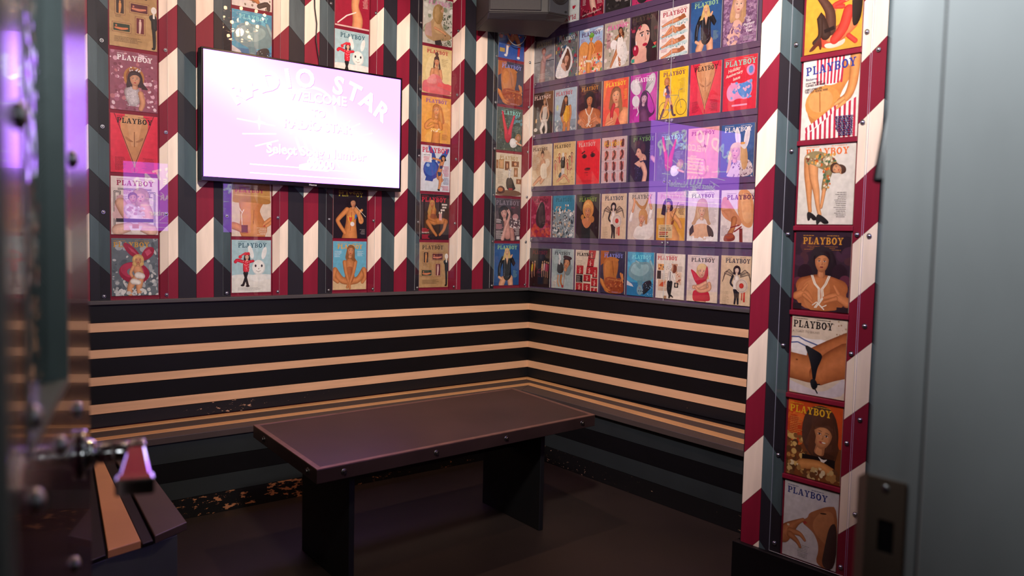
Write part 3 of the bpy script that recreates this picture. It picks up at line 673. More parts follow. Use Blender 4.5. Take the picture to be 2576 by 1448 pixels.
    def W(s, body, x, y, size, col, rot=0, al='LEFT', bold=0, sk=0):
        vs, fs = txt(body, size, al, bold); c_, s_ = math.cos(rot), math.sin(rot)
        for f in fs: s.Q([(x+(vs[i][0]+vs[i][1]*sk)*c_-vs[i][1]*s_, y+(vs[i][0]+vs[i][1]*sk)*s_+vs[i][1]*c_) for i in f], col)
        return s
    def B(s, n, cols, x0=0, y0=0, x1=100, y1=130, r0=1.5, r1=5, el=.7):
        """mottled ground: foliage, foam, sparkle, crowd"""
        for i in range(n):
            r = s.rnd.uniform(r0, r1); s.E(s.rnd.uniform(x0, x1), s.rnd.uniform(y0, y1), r, r*s.rnd.uniform(el, 1), s.rnd.choice(cols), s.rnd.uniform(0, 180), 9)
        return s
    def hairs(s, q, h, n, x0, x1, ya, yb, sp):
        """strands over a head of hair"""
        for i in range(n):
            u = s.rnd.uniform(x0, x1); k = lit(h, s.rnd.choice((.6, .75, 1.3, 1.55))); y1 = s.rnd.uniform(yb, yb*.7+ya*.3); m = u*sp; w = s.rnd.uniform(.015, .035)
            A, B_, C_ = q(u*.75, ya), q(m, (ya+y1)/2), q(m*1.02, y1); A2, B2, C2 = q(u*.75+w, ya), q(m+w, (ya+y1)/2), q(m*1.02+w*.5, y1)
            s.Q([A, A2, B2, B_], k); s.Q([B_, B2, C2, C_], k)
    def F(s, x, y, r, skin, hair, st='long', tilt=0, lip='b8303a', neck=True, turn=0):
        """a head: hair, face, eyes, brows, nose, mouth"""
        k = s.c(skin); dk = mix(k, shade(k), .7); h = s.c(hair); t = math.radians(tilt); c_, s_ = math.cos(t), math.sin(t)
        def q(a, b): return (x+(a*c_-b*s_)*r, y+(a*s_+b*c_)*r)
        def e(a, b, rx, ry, col, n=14, g=0): p = q(a, b); s.E(p[0], p[1], rx*r, ry*r, col, tilt, n, g)
        def pl(pts, col): s.P([q(a, b) for a, b in pts], col)
        if st == 'long': pl([(-.95, .5), (-1.1, -.6), (-1.2, -1.6), (-.85, -2.2), (-.3, -1.7), (.3, -1.7), (.85, -2.3), (1.2, -1.5), (1.1, -.6), (.95, .5), (.5, 1.2), (-.5, 1.2)], h); e(0, .35, 1.0, 1.0, h, 20, .5); s.hairs(q, h, 26, -1.0, 1.0, 1.0, -1.9, 1.05)
        elif st == 'bob': pl([(-1.1, .2), (-1.3, -.8), (-1.35, -1.15), (-.9, -1.2), (.9, -1.2), (1.35, -1.15), (1.3, -.8), (1.1, .2), (.8, 1.1), (-.8, 1.1)], h); e(0, .3, 1.1, 1.08, h, 20, .5); s.hairs(q, h, 24, -1.1, 1.1, 1.1, -1.0, 1.12)
        elif st == 'big': e(0, .15, 1.4, 1.45, h, 22, .5); e(-.6, -.8, .8, .7, h, 14, .4); e(.6, -.8, .8, .7, h, 14, .4); e(-.7, .5, .5, .7, lit(h, 1.2), 14, .4); e(.7, .3, .4, .7, lit(h, 1.15), 14, .4); s.hairs(q, h, 24, -1.2, 1.2, 1.3, -1.1, 1.05)
        elif st == 'up': e(0, .75, .85, .8, h, 18, .5); e(.1, 1.25, .6, .5, h, 14, .5); e(0, .25, .9, .95, h, 18, .4); s.hairs(q, h, 12, -.7, .7, 1.3, .2, 1.1)
        else: e(0, .3, .95, .95, h, 18, .4)
        if neck: pl([(-.38, -.5), (-.40, -1.0), (-.46, -1.6), (.46, -1.6), (.40, -1.0), (.38, -.5)], dk); pl([(-.26, -.9), (-.36, -1.6), (.3, -1.6), (.2, -1.0), (0, -1.1)], k)
        s.P([q(*v) for v in ((-.78, .5), (-.76, -.2), (-.5, -.78), (-.16, -1.04), (.16, -1.04), (.5, -.78), (.76, -.2), (.78, .5), (.4, 1.0), (-.4, 1.0))], dk); e(-.03, .03, .68, .92, k, 20, .55)
        u = turn; bl = mix(k, s.c(lip), .28)
        e(-.38+u*.5, -.24, .2, .15, mix(k, bl, .6), 10); e(.38+u*.5, -.24, .18, .14, mix(k, bl, .6), 10)
        pl([(-.80, .2), (-.72, .75), (-.3, 1.06), (.3, 1.06), (.72, .75), (.80, .2), (.62, .52), (.25, .72), (-.1, .70), (-.5, .55)], h)
        for sx in (-.31+u, .31+u):
            e(sx, .13, .2, .12, mix(k, shade(k), .55), 12); pl([(sx-.22, .30), (sx-.1, .37), (sx+.1, .37), (sx+.22, .29), (sx, .335)], mix(h, (.02, .01, .01), .6))
            e(sx, .10, .15, .065, mix(k, (1, 1, 1), .55), 10); e(sx+u*.2, .10, .075, .075, (.025, .018, .015), 10); s.Q([q(sx-.18, .11), q(sx, .185), q(sx+.18, .12), q(sx, .15)], (.03, .015, .015))
        s.P([q(u+.0, .1), q(u+.06, .0), q(u+.13, -.25), q(u+.02, -.30), q(u-.10, -.25), q(u+.03, -.2)], dk)
        pl([(u-.25, -.50), (u-.08, -.43), (u, -.455), (u+.08, -.43), (u+.25, -.50), (u, -.52)], mix(s.c(lip), (0, 0, 0), .25)); pl([(u-.24, -.50), (u+.24, -.50), (u+.12, -.61), (u-.12, -.61), (u-.2, -.55)], s.c(lip)); s.Q([q(u-.2, -.495), q(u+.2, -.495), q(u, -.525)], mix(s.c(lip), (0, 0, 0), .65))
        return s
    def build(s, name, parent):
        V = []; Fc = []; C = []
        for c, z in s.polys:
            b = len(V); yy = -.000006*z
            for p in c: V.append(((p[0]/100-.5)*CWm, yy, p[1]/130*CHm)); C += [p[2], p[3], p[4], 1]
            Fc.append(tuple(range(b, b+len(c))))
        me = bpy.data.meshes.new(name); me.from_pydata(V, [], Fc); me.materials.append(M_PRINT)
        ca = me.color_attributes.new('Col', 'FLOAT_COLOR', 'POINT'); ca.data.foreach_set('color', C); me.update()
        return link(bpy.data.objects.new(name, me), parent)
DES = {}
def des(f): DES[f.__name__] = f; return f
SK, TN, PL, DK = 'd79b70', 'c07d4c', 'e6bda0', '9c5f3c'
@des
def floatring():
    a = Art('6c757c').B(90, ['8b9299', 'a9aeb2', '59626a', '626c74', 'c4c6c6'], r0=2, r1=9, el=.3).B(40, ['d4d4d2', 'b4b8ba'], y0=0, y1=45, r0=2, r1=7, el=.3).M('cf9a42', 4, 110, 76)
    R = 'a02340'; a.P([(58, 82), (38, 92), (24, 112), (26, 122), (40, 116), (54, 102), (64, 86)], R).P([(60, 84), (66, 100), (76, 112), (92, 110), (90, 94), (80, 84), (66, 78)], R).P([(34, 112), (46, 104), (56, 92), (42, 100)], 'c4506a').P([(70, 100), (80, 106), (86, 98), (76, 90)], 'c4506a')
    a.E(48, 52, 33, 24, R, -12, 28).E(44, 57, 26, 17, 'b93a58', -12, 24).E(47, 53, 15, 10, '77808a', -12)
    a.L([(54, 74, 8), (54, 62, 10), (60, 48, 9)], SK).L([(46, 66, 4), (40, 50, 3.5), (52, 34, 3)], SK).L([(60, 46, 9), (44, 30, 8), (38, 14, 6), (40, 0, 5)], SK).L([(62, 40, 7), (58, 22, 7), (58, 8, 5)], SK).L([(56, 46, 8), (64, 44, 7)], 'e8e0d8').L([(46, 32, 7), (56, 30, 6)], 'ece4dc').F(56, 80, 9, SK, 'd8b070', 'big').B(24, ['d0d2d2', 'e0e0de'], y0=0, y1=16, r0=2, r1=6, el=.3); return a
@des
def keyborder():
    a = Art('e3d2cd').M('a01f4c', 12, 110, 78)
    for o in (0, 2.4): a.ln([(6+o, 2), (6+o, 97-o), (20-o, 97-o), (20-o, 85), (12, 85)], .6, '3a3234').ln([(94-o, 2), (94-o, 97-o), (80+o, 97-o), (80+o, 85), (88, 85)], .6, '3a3234').ln([(14, 103-o), (86, 103-o)], .6, '3a3234')
    a.T(26, 100, 22, 4, 'a01f4c').T(11, 86, 28, 5, '6a5a5a', 2.4, .7)
    a.B(14, ['d9b2b4', 'e6c4c4', 'cf9fa8'], 12, 40, 88, 88, 8, 14).F(62, 84, 14, 'e3b49c', 'b89470', 'big').F(46, 82, 11, 'cf9f86', '7a5a4c', 'short', 8).L([(20, 70, 12), (30, 50, 12), (36, 36, 9)], 'd9a890').L([(70, 62, 14), (78, 40, 13), (62, 34, 10)], 'e0b09a').L([(40, 56, 14), (50, 40, 14)], 'ead6d8').B(26, ['f0e4e6', 'c89aa4', 'd9c2c6'], 34, 40, 70, 62, 2, 5).R(10, 28, 90, 36, '3c3038').L([(14, 10, 13), (38, 18, 10)], 'e2b8a4').L([(86, 10, 13), (64, 18, 10)], 'e2b8a4').P([(36, 20), (66, 20), (58, 2), (44, 2)], 'ece0da').R(44, 14, 58, 24, 'c98a48').T(40, 44, 44, 3, 'f4ecec', 3.2, 1.6); return a
@des
def zipper():
    a = Art('dc2b46').P([(8, 131), (92, 131), (54, 20), (50, 16), (46, 20)], 'c58a5c').P([(30, 131), (70, 131), (56, 60), (44, 60)], 'd29c70').ln([(50, 92), (50, 58)], .9, '8a5636').P([(30, 76), (42, 68), (49, 70), (44, 72), (32, 82)], 'a8704a').P([(70, 76), (58, 68), (51, 70), (56, 72), (68, 82)], 'a8704a')
    a.P([(8, 131), (46, 20), (50, 14), (50, 8), (0, 8), (0, 131)], 'dc2b46').P([(92, 131), (54, 20), (50, 14), (50, 8), (100, 8), (100, 131)], 'dc2b46').ln([(8, 131), (50, 16)], .8, '7c1626').ln([(92, 131), (50, 16)], .8, '7c1626').ln([(50, 16), (50, 0)], .7, '8c1a2e').R(48, 14, 52, 22, 'b89a50')
    for i in range(12): t = i*30; a.E(50+6*math.cos(math.radians(t)), 7+6*math.sin(math.radians(t)), 1, 1, 'a88a4a', n=6)
    a.M('191215', 14, 110, 74).T(9, 34, 24, 11, '7c1424', 2.7, 1).T(66, 34, 26, 11, '7c1424', 2.7, 1, 1); return a
@des
def sparkle():
    a = Art('8f4f63').B(150, ['b77a90', 'd3a3b4', '7a3c4e', 'a2607a', 'e0c0cc', '8a4458', 'b8707a'], r0=1.5, r1=5.5).M('efe6ea', 15, 110, 74)
    a.E(50, 74, 22, 24, 'b0743c').E(50, 74, 17, 20, '8a4f34').L([(48, 24, 14), (46, 40, 17)], 'b9aeb4').B(70, ['dcd4d8', 'a89aa2', 'c4bac0'], 32, 10, 60, 46, .8, 1.6).L([(64, 40, 6), (68, 20, 6), (64, 6, 5)], 'c48a68').F(52, 70, 14, 'c99476', '3a2228', 'bob').P([(36, 62), (34, 50), (42, 52)], '3a2228').P([(70, 62), (80, 50), (66, 50)], '3a2228').B(16, ['e8e4ea', 'c8c0c8'], 40, 88, 64, 96, .9, 1.8); return a
@des
def paintings():
    a = Art('b08c60').B(20, ['b89468', 'a88458'], r0=10, r1=20)
    def fr(x0, y0, x1, y1, bg, cols):
        a.R(x0-3, y0-3, x1+3, y1+3, '8a6048').R(x0-1.6, y0-1.6, x1+1.6, y1+1.6, 'c09a68').R(x0, y0, x1, y1, bg)
        cx, cy = (x0+x1)/2, (y0+y1)/2
        if x1-x0 > y1-y0: a.L([(x0+4, cy-2, 2), (cx, cy-3, 3), (x1-5, cy-1, 2)], cols).E(x0+6, cy+3, 2, 2.2, cols)
        else: a.L([(cx, y1-9, 3), (cx, cy, 3), (cx-1, y0+2, 2)], cols).E(cx, y1-4.5, 2, 2.4, cols)
    fr(14, 72, 30, 102, '3a2622', 'c88a50'); fr(44, 80, 80, 98, '58212c', 'c47a60'); fr(56, 34, 72, 68, '6a2430', 'd0b0a4'); fr(8, 34, 42, 50, '2e3a2c', 'c8744a')
    a.M('241c18', 9, 110, 72).T(12, 68, 18, 3, '6a5038', 2, .7).T(10, 22, 62, 5, '6a5038', 2.6, .9)
    a.P([(80, 74), (90, 82), (100, 78), (100, 52), (94, 58)], '1c1a1e').L([(93, 70, 6), (94, 50, 6)], '1c1a1e').L([(93, 46, 4), (94, 24, 3.4), (94, 8, 3)], '1c1a1e').R(91, 72, 95, 82, 'ece6dc').E(93, 90, 6, 8, 'e4dfd8').E(92, 5, 4, 2.5, '1a1816'); return a
@des
def snowfriend():
    a = Art('a9cad2').R(0, 0, 100, 40, 'e4e2dc').E(30, 40, 34, 5, 'e6e6e2').E(80, 38, 34, 7, 'dfe2e0').T(16, 12, 70, 3, '8a8a88', 2.6, .8).M('2f5f70', 16, 111, 72)
    a.E(68, 62, 17, 19, 'd3d8d8').E(67, 63, 15.5, 17.5, 'eeeeea').E(48, 100, 6, 17, 'e8eae8', 16).E(82, 98, 6, 16, 'e8eae8', -14).E(66, 36, 22, 9, 'e9e9e5').E(60, 66, 2.4, 3.4, '2a2a30').E(76, 66, 2.4, 3.4, '2a2a30').E(68, 59, 2, 1.4, 'b0a4a0').ln([(61, 54), (67, 51), (74, 54)], .5, '8a8480')
    a.L([(36, 56, 8), (36, 74, 8)], 'd0243a').L([(28, 76, 4), (14, 80, 4), (9, 76, 4)], 'd0243a').L([(44, 76, 4), (54, 78, 3)], 'd0243a').B(20, ['f0d8d8'], 28, 52, 46, 78, .6, 1.1).L([(32, 48, 3.4), (36, 34, 3), (40, 18, 3)], '1b1a1e').L([(38, 48, 3.4), (34, 34, 3), (29, 20, 3)], '1b1a1e').E(27, 18, 5, 2.5, '1b1a1e').E(40, 16, 5, 2.5, '1b1a1e').F(38, 88, 6.5, PL, '1c1a20', 'bob').P([(30, 92), (34, 99), (44, 100), (46, 93)], 'd0243a').ln([(34, 98), (24, 92)], 2, 'd8404e').E(21, 88, 4.4, 4.4, 'd8303c'); return a
@des
def midriff():
    a = Art('ddc9b8').L([(48, 90, 34), (46, 60, 25), (54, 20, 36)], 'c98048', False).L([(42, 92, 26), (40, 60, 18), (44, 22, 26)], 'd8935a', False).P([(2, 84), (98, 84), (96, 131), (4, 131)], 'cc9350').P([(2, 80), (40, 86), (98, 78), (99, 96), (2, 100)], 'b97f3e').ln([(2, 102), (98, 100)], 1, 'e0b070').ln([(56, 66), (54, 30)], .8, 'a86438').E(54, 36, 1.4, 2.4, '9a5a34').M('b7355c', 8, 108, 72, 9)
    a.L([(4, 26, 9), (16, 22, 9), (30, 14, 7), (40, 12, 3.4)], 'cd8850').L([(98, 44, 5), (84, 34, 4), (80, 28, 2.6)], 'cf8c58').L([(100, 36, 5), (88, 27, 4)], 'cf8c58').ln([(18, 70), (26, 58), (30, 66), (24, 54), (26, 24)], 1, 'efe2d2').E(82, 27, 2, 2, 'c03a3a').E(38, 10, 2.4, 2, 'c03a3a').R(24, 10, 40, 28, '7a3f2c').T(62, 22, 26, 8, 'f0dcc8', 2.4, 1, 1); return a
@des
def underwater():
    a = Art('3f9fc4').R(0, 0, 100, 40, '2c78a8').B(30, ['4aa9cc', '5cb6d4', '3a94bc'], y0=60, r0=8, r1=18, el=.4).M('7fe2ea', 18, 110, 72)
    a.P([(0, 62), (14, 96), (40, 104), (52, 100), (80, 104), (100, 84), (100, 50), (70, 44), (50, 40), (24, 48)], '6f98a0').P([(10, 70), (20, 92), (42, 98), (54, 92), (78, 97), (88, 80), (64, 60), (40, 58)], '8fb4b8').P([(30, 96), (44, 99), (54, 93), (50, 78), (40, 84)], '7ba4aa').L([(34, 103, 3), (44, 98, 2.4)], '9abcc0').L([(88, 104, 4), (100, 80, 5)], '86acb2').P([(40, 46), (62, 46), (58, 26), (44, 26)], '5f8c98').E(50, 18, 11, 15, '7c9ca6').P([(60, 40), (92, 52), (96, 30), (72, 8), (60, 4), (62, 22)], '1b222c').E(46, 15, 2.4, 1.2, '24303a').E(55, 15, 2.4, 1.2, '24303a').E(50, 24, 3, 1.2, '94606a').P([(0, 44), (20, 34), (26, 26), (0, 30)], 'd2d0d4').B(40, ['cfe4ee', '9cc8dc', '1f5c90'], 60, 0, 100, 40, .6, 1.6); return a
@des
def branch():
    a = Art('e2dcd8').B(26, ['bdb2a8', '8a7a68', 'd2cac4'], y0=0, y1=40, r0=1, r1=5).L([(20, 20, 3), (50, 26, 8), (64, 18, 5)], 'b9733c').L([(68, 8, 6), (88, 16, 6), (92, 4, 4)], '3c2a26').M('a83a44', 14, 111, 72); return a
@des
def backpaint():
    a = Art('1d1823').M('c6b23e', 15, 111, 72)
    a.L([(54, 70, 17), (52, 44, 15), (50, 14, 20), (48, -4, 24)], 'c9824a').L([(40, 76, 7), (16, 52, 6), (14, 42, 5.5), (34, 14, 5)], 'c9824a').L([(66, 76, 7), (84, 50, 6), (80, 44, 5), (76, 66, 4), (84, 76, 4)], 'cf8c54').ln([(54, 70), (50, 20)], .8, '9a5a34').E(50, 96, 10, 14, '18121a').F(58, 94, 10, 'cf9068', '1a141c', 'short', 0, 'a02430', True, .2).P([(38, 104), (46, 118), (66, 118), (72, 104), (60, 110)], '1a141c').P([(38, 106), (38, 84), (48, 80), (48, 100)], '1a141c')
    a.P([(40, 62), (46, 56), (50, 64), (54, 56), (58, 64), (62, 58), (58, 40), (46, 40)], 'd8a23c').P([(44, 60), (50, 54), (56, 60), (54, 44), (48, 44)], 'd8463a').E(56, 38, 6, 6, 'e4dfe4').E(66, 58, 3, 6, '3a6fb0').ln([(66, 66), (70, 60), (62, 50)], 1, '2f5a90').ln([(66, 86), (96, 58)], .7, 'd8d0c0').T(78, 24, 16, 5, 'b8b0b0', 3, .8, 1); return a
@des
def beachsit():
    a = Art('66aecb').R(0, 0, 100, 26, 'd6b88e').E(50, 24, 60, 8, 'd9bd94').M('e6a52a', 13, 110, 74).T(4, 104, 22, 6, 'd4e6ee', 3, 1).T(72, 104, 20, 5, 'd4e6ee', 3, 1)
    a.L([(50, 70, 15), (50, 46, 13), (50, 28, 16)], TN).L([(46, 22, 9), (24, 28, 9), (6, 52, 8)], TN).L([(6, 54, 7), (2, 34, 6), (14, 22, 5)], TN).L([(54, 22, 9), (76, 28, 9), (92, 52, 8)], TN).L([(92, 54, 7), (97, 36, 6), (88, 20, 5)], TN).P([(37, 62), (63, 62), (62, 24), (50, 14), (38, 24)], 'a05a34').P([(40, 58), (52, 60), (52, 22), (44, 24)], 'b16a40').L([(34, 74, 6), (38, 48, 5), (46, 20, 4), (42, 6, 3.4)], TN).L([(66, 74, 6), (60, 46, 5), (50, 18, 4), (50, 4, 3.4)], TN).F(52, 104, 12, 'cb8c60', '8a5a34', 'long', -6).P([(60, 92), (68, 80), (64, 74), (56, 88)], '8a5a34'); return a
@des
def scarf():
    a = Art('9c1f3a').T(4, 128, 20, 14, 'e8c8c0', 3.2, 1.1).T(78, 84, 18, 9, 'e8c8c0', 3.2, 1.1, 1).L([(62, 110, 15), (60, 80, 12), (58, 56, 11), (66, 24, 15), (62, -4, 14)], 'd89a6c').L([(50, 112, 7), (34, 96, 5), (56, 84, 5)], 'dca070').E(84, 120, 12, 16, 'd0a05c').ln([(60, 42), (34, 30), (8, 8)], 1.6, 'ece4dc').R(0, 0, 100, 4, 'd8b8b4').M('e8d0c8', 14, 113, 72); return a
@des
def popcorn():
    a = Art('261a1f').M('cf2440', 5, 108, 84, 13).T(74, 104, 20, 1, 'e6dcd4', 8, 5).T(76, 96, 16, 1, 'e6dcd4', 8, 5).T(70, 88, 22, 1, 'e6dcd4', 8, 5)
    a.L([(44, 84, 11), (44, 66, 10), (48, 52, 11)], 'b4703c').P([(30, 74), (58, 74), (58, 48), (50, 44), (34, 48)], '8a4a30').L([(48, 52, 9), (76, 54, 9), (88, 52, 8)], 'b8743e').L([(88, 52, 7), (82, 30, 5), (68, 14, 4)], 'b4703c').L([(48, 50, 9), (34, 54, 8), (26, 50, 7)], 'b8743e').L([(26, 50, 7), (42, 28, 5), (56, 12, 4)], 'b4703c').L([(34, 82, 6), (30, 62, 5), (52, 54, 4)], 'b06c3a').F(40, 102, 9, 'c07c4c', 'c09048', 'long').P([(30, 100), (24, 78), (34, 66), (38, 92)], 'b88a48').R(64, 56, 74, 76, 'e6dad0')
    for i in range(4): a.R(64+i*2.6, 56, 65.2+i*2.6, 76, 'c8283c')
    a.B(12, ['f0e6d4'], 63, 76, 75, 80, 1.2, 2).E(60, 8, 4, 2, '151014').E(68, 8, 4, 2, '151014').T(6, 32, 26, 4, 'cf2440', 3.4, 1.8).W("PLAYBOY'S", 6, 18, 5, 'e8e0dc', bold=.1).T(6, 14, 28, 4, 'cf2440', 3.4, 1.8); return a
@des
def bigblue():
    a = Art('d4dae4').P([(40, 84), (22, 128), (30, 131), (44, 116), (54, 88)], '2a4a9c').P([(52, 84), (74, 112), (94, 128), (98, 120), (84, 96), (62, 78)], '2f55ac').E(36, 62, 28, 28, '2447a0').E(34, 65, 22, 21, '3560b8').E(24, 74, 6, 5, '9ab8e4').P([(20, 46), (14, 30), (40, 28), (46, 42)], '2447a0').M('cf1f40', 4, 110, 90, 14).R(5, 82, 36, 108, 'eceef2').W('EXCLUSIVE', 8, 101, 4.6, '2a2a30', bold=.1).T(8, 98, 26, 6, 'c03048', 2.6, 1.2)
    a.L([(72, 84, 7), (66, 66, 7), (62, 52, 9)], 'c9885a').L([(70, 88, 4), (54, 92, 3), (40, 94, 3)], 'c9885a').L([(62, 50, 8), (60, 40, 6), (74, 34, 4), (70, 30, 3)], 'cc8c60').L([(66, 48, 8), (66, 26, 5), (62, 8, 3.4)], 'cc8c60').P([(56, 56), (70, 56), (68, 46), (60, 44)], '34406c').P([(64, 74), (76, 76), (72, 66), (64, 66)], '34406c').F(76, 96, 7, 'cf9468', '2a1c1c', 'bob', 12).P([(56, 6), (64, 8), (66, 2), (60, 2)], '1a181c').T(72, 74, 24, 9, 'd0486a', 3.4, 1.3, 1).T(74, 40, 22, 6, '5a6a9c', 3.4, 1.3, 1).T(66, 16, 30, 4, 'd0486a', 3.4, 1.4, 1); return a
@des
def polkadot():
    a = Art('e3a650').B(14, ['e8b060', 'dea04a'], r0=14, r1=24).M('8448a0', 14, 113, 72, 10).L([(54, 48, 15), (50, 24, 14), (48, -2, 16)], 'cd8648').L([(56, 62, 9), (30, 62, 6.5), (14, 46, 6), (20, 40, 5), (40, 50, 5)], 'd08c50').L([(62, 60, 8), (66, 44, 7)], 'c87e44').P([(32, 40), (36, 34), (66, 30), (68, 34), (50, 42)], 'e6b450').B(26, ['f6ead0'], 32, 31, 66, 41, 1, 1.7).P([(64, 36), (80, 34), (66, 30)], 'e6b450')
    a.F(50, 92, 14, 'dda070', 'b8763e', 'long', 0, 'c04440', True, -.1).P([(56, 110), (68, 104), (74, 80), (80, 58), (66, 52), (60, 78)], 'c07c42').P([(62, 100), (70, 76), (72, 58), (66, 56), (62, 80)], 'd0945a').T(70, 26, 22, 6, 'a06a34', 2.8, .9); return a
@des
def pinkwrap():
    a = Art('d6c288').E(60, 60, 50, 60, 'decc98').M('b8303a', 15, 113, 72, 10).T(66, 100, 22, 8, '8a7448', 2.6, .8).L([(46, 62, 14), (46, 44, 13), (48, 26, 16)], 'c08458').L([(34, 66, 6), (30, 46, 5), (48, 50, 4)], 'c4885c').L([(60, 66, 6), (64, 44, 5), (56, 40, 4)], 'c4885c').P([(30, 56), (62, 54), (70, 30), (100, 34), (100, 0), (0, 0), (0, 34), (26, 38)], 'c9646a').P([(30, 54), (44, 56), (52, 30), (30, 26), (10, 30)], 'd88a88').P([(56, 34), (100, 30), (100, 12), (50, 22)], 'd8585c').P([(0, 0), (0, 16), (50, 20), (100, 8), (100, 0)], 'd06068').F(48, 90, 10.5, 'cc9068', '4a3028', 'up').P([(38, 92), (36, 74), (40, 70), (42, 84)], '4a3028').P([(58, 92), (62, 72), (56, 68), (54, 82)], '4a3028').E(48, 112, 6, 6, '5a3c30'); return a
@des
def ivy():
    a = Art('c8ccc4').B(40, ['dcded8', 'a9b4a4', '8a9884', 'e8eae6'], r0=3, r1=9).B(50, ['2a3428', '3c4a38', '4a5a44'], 60, 30, 100, 90, 1, 2.6).M('d68ac0', 18, 110, 74)
    a.P([(28, 62), (42, 90), (60, 90), (62, 50), (90, 34), (100, 30), (94, 20), (60, 12), (30, 8), (4, 20), (6, 52)], 'b49a74').P([(8, 50), (26, 62), (30, 20), (6, 22)], 'bfa4a0').P([(34, 60), (52, 76), (56, 50), (80, 36), (50, 30), (36, 40)], 'c8ae82').L([(40, 46, 4), (62, 40, 3.6), (76, 34, 3)], 'd0a078').P([(34, 104), (50, 116), (66, 110), (68, 84), (62, 62), (48, 56), (40, 64), (30, 76)], 'a88c5a').P([(40, 104), (52, 110), (56, 80), (48, 60), (38, 72)], 'bda070').E(64, 100, 5.5, 8, 'cfa484').P([(56, 112), (66, 110), (64, 102), (58, 98)], '9c8050').P([(40, 10), (60, 16), (66, 0), (42, 0)], '3a3438').B(30, ['4a4038', '6a7a58'], 60, 0, 100, 30, 1, 2.4); return a
@des
def blackshirt():
    a = Art('24508a').E(50, 70, 60, 60, '2c5c98').M('9ccf98', 12, 112, 78)
    a.L([(36, 18, 11), (30, 4, 11)], 'd8a07c').L([(64, 22, 11), (66, 2, 10)], 'dca684').P([(32, 88), (46, 94), (58, 92), (68, 84), (66, 54), (70, 26), (52, 12), (36, 22), (36, 50)], '15181f').L([(34, 84, 7), (22, 58, 6), (20, 30, 5)], '171a22').L([(66, 84, 6), (80, 64, 6), (72, 82, 4.5)], '171a22').P([(44, 92), (58, 92), (51, 64)], 'e0b090').ln([(24, 70), (22, 40)], .9, '6a7486').ln([(40, 80), (42, 40), (40, 28)], .8, '5a6478').ln([(62, 76), (60, 40)], .7, '4a5468').B(14, ['3a4254', '6a7688'], 36, 24, 66, 50, .8, 1.8).L([(20, 26, 4), (30, 20, 4.4)], 'dcaa88').L([(66, 88, 3.6), (70, 94, 2.6)], 'dcaa88').F(50, 104, 9.5, 'e0b48e', 'd8b878', 'long').P([(40, 106), (34, 84), (30, 78), (42, 80)], 'd4b470').P([(60, 108), (64, 92), (62, 82), (57, 90)], 'd4b470').T(76, 46, 16, 8, '9cc49c', 3, .8); return a
@des
def handface():
    a = Art('4c4048').B(12, ['5a4c54', '3c3238'], r0=10, r1=22).M('8f8492', 3, 110, 92, 14).W('GALA', 62, 101, 6, 'c24a6a').L([(40, 84, 17), (44, 60, 10), (50, 20, 16)], 'c48e84').F(34, 84, 15, 'd0a096', '2a2026', 'big', 10, 'b4324a').L([(30, 6, 7), (40, 36, 6), (52, 66, 5), (56, 84, 4), (52, 96, 2.4)], 'cfa096').L([(56, 80, 2.4), (46, 94, 1.8)], 'd4a8a0').L([(70, 6, 9), (66, 34, 8)], 'b8867e').E(80, 74, 12, 10, 'bc8a8c').B(30, ['d8c8cc', 'e8dcdc'], 60, 40, 100, 70, 1.4, 3).T(4, 66, 26, 4, 'e8e0e0', 3.2, 1.4).T(4, 50, 28, 4, 'd89098', 4, 2).T(4, 30, 30, 8, 'e8e0e0', 3.2, 1.3).T(74, 40, 22, 7, 'e8e0e0', 3.4, 1.3, 1).R(86, 4, 98, 14, 'e4e0e0'); return a
@des
def artroom():
    a = Art('d6cab6').M('a8874c', 14, 110, 72)
    for x0, y0, x1, y1, c in ((12, 84, 28, 108, 'c8a070'), (36, 80, 50, 104, '6a3c2c'), (62, 92, 88, 106, '7a4a34'), (72, 62, 84, 86, '9a6a44'), (2, 84, 6, 106, '8a5a3c'), (82, 40, 98, 52, '8a4a34')):
        a.R(x0-2, y0-2, x1+2, y1+2, '9a6c3c').R(x0, y0, x1, y1, c).E((x0+x1)/2, (y0+y1)/2, (x1-x0)*.22, (y1-y0)*.34, 'd4a078')
    a.T(6, 74, 26, 14, '9a8c78', 2.8, .9).P([(40, 56), (62, 58), (72, 36), (80, 22), (62, 16), (40, 20)], '35302f').P([(46, 54), (60, 54), (64, 36), (46, 34)], '4a4442').L([(52, 58, 4), (54, 76, 4), (60, 84, 2)], 'd8d4d0').B(16, ['c8c4c2', 'aaa4a2'], 46, 58, 64, 82, 1, 2.4).P([(0, 0), (100, 0), (100, 14), (60, 20), (0, 12)], '7a5a44').P([(2, 12), (10, 28), (24, 30), (36, 22), (34, 8), (12, 4)], '54342a').E(18, 18, 10, 6, 'c87a4a').R(50, 18, 66, 24, 'a83434'); return a
@des
def redlegs():
    a = Art('46524a').B(170, ['38443c', '5a685a', '6c7a68', '2c362e', '7a8878', '4e5c60'], r0=1.4, r1=4).B(14, ['5a8a94', '6a98a4'], 66, 84, 100, 112, 3, 6).M('96dcd4', 16, 109, 76)
    a.L([(40, 40, 11), (34, 62, 7), (26, 90, 5), (20, 116, 3.4)], 'cc2a48').L([(46, 44, 11), (52, 66, 7), (60, 88, 5), (66, 106, 3.4)], 'cc2a48').P([(28, 48), (42, 52), (54, 46), (50, 26), (36, 22)], 'b82038').P([(52, 36), (66, 40), (84, 32), (78, 14), (60, 8), (50, 18)], 'dcdcdc').P([(54, 34), (66, 36), (74, 24), (60, 14)], 'eeeeee').L([(78, 26, 3.6), (96, 20, 3)], 'd8a888').F(84, 42, 8, 'd0987c', 'a87a4c', 'big', -30, neck=False).T(60, 76, 24, 7, '9aaaa0', 2.8, .9, 1); return a
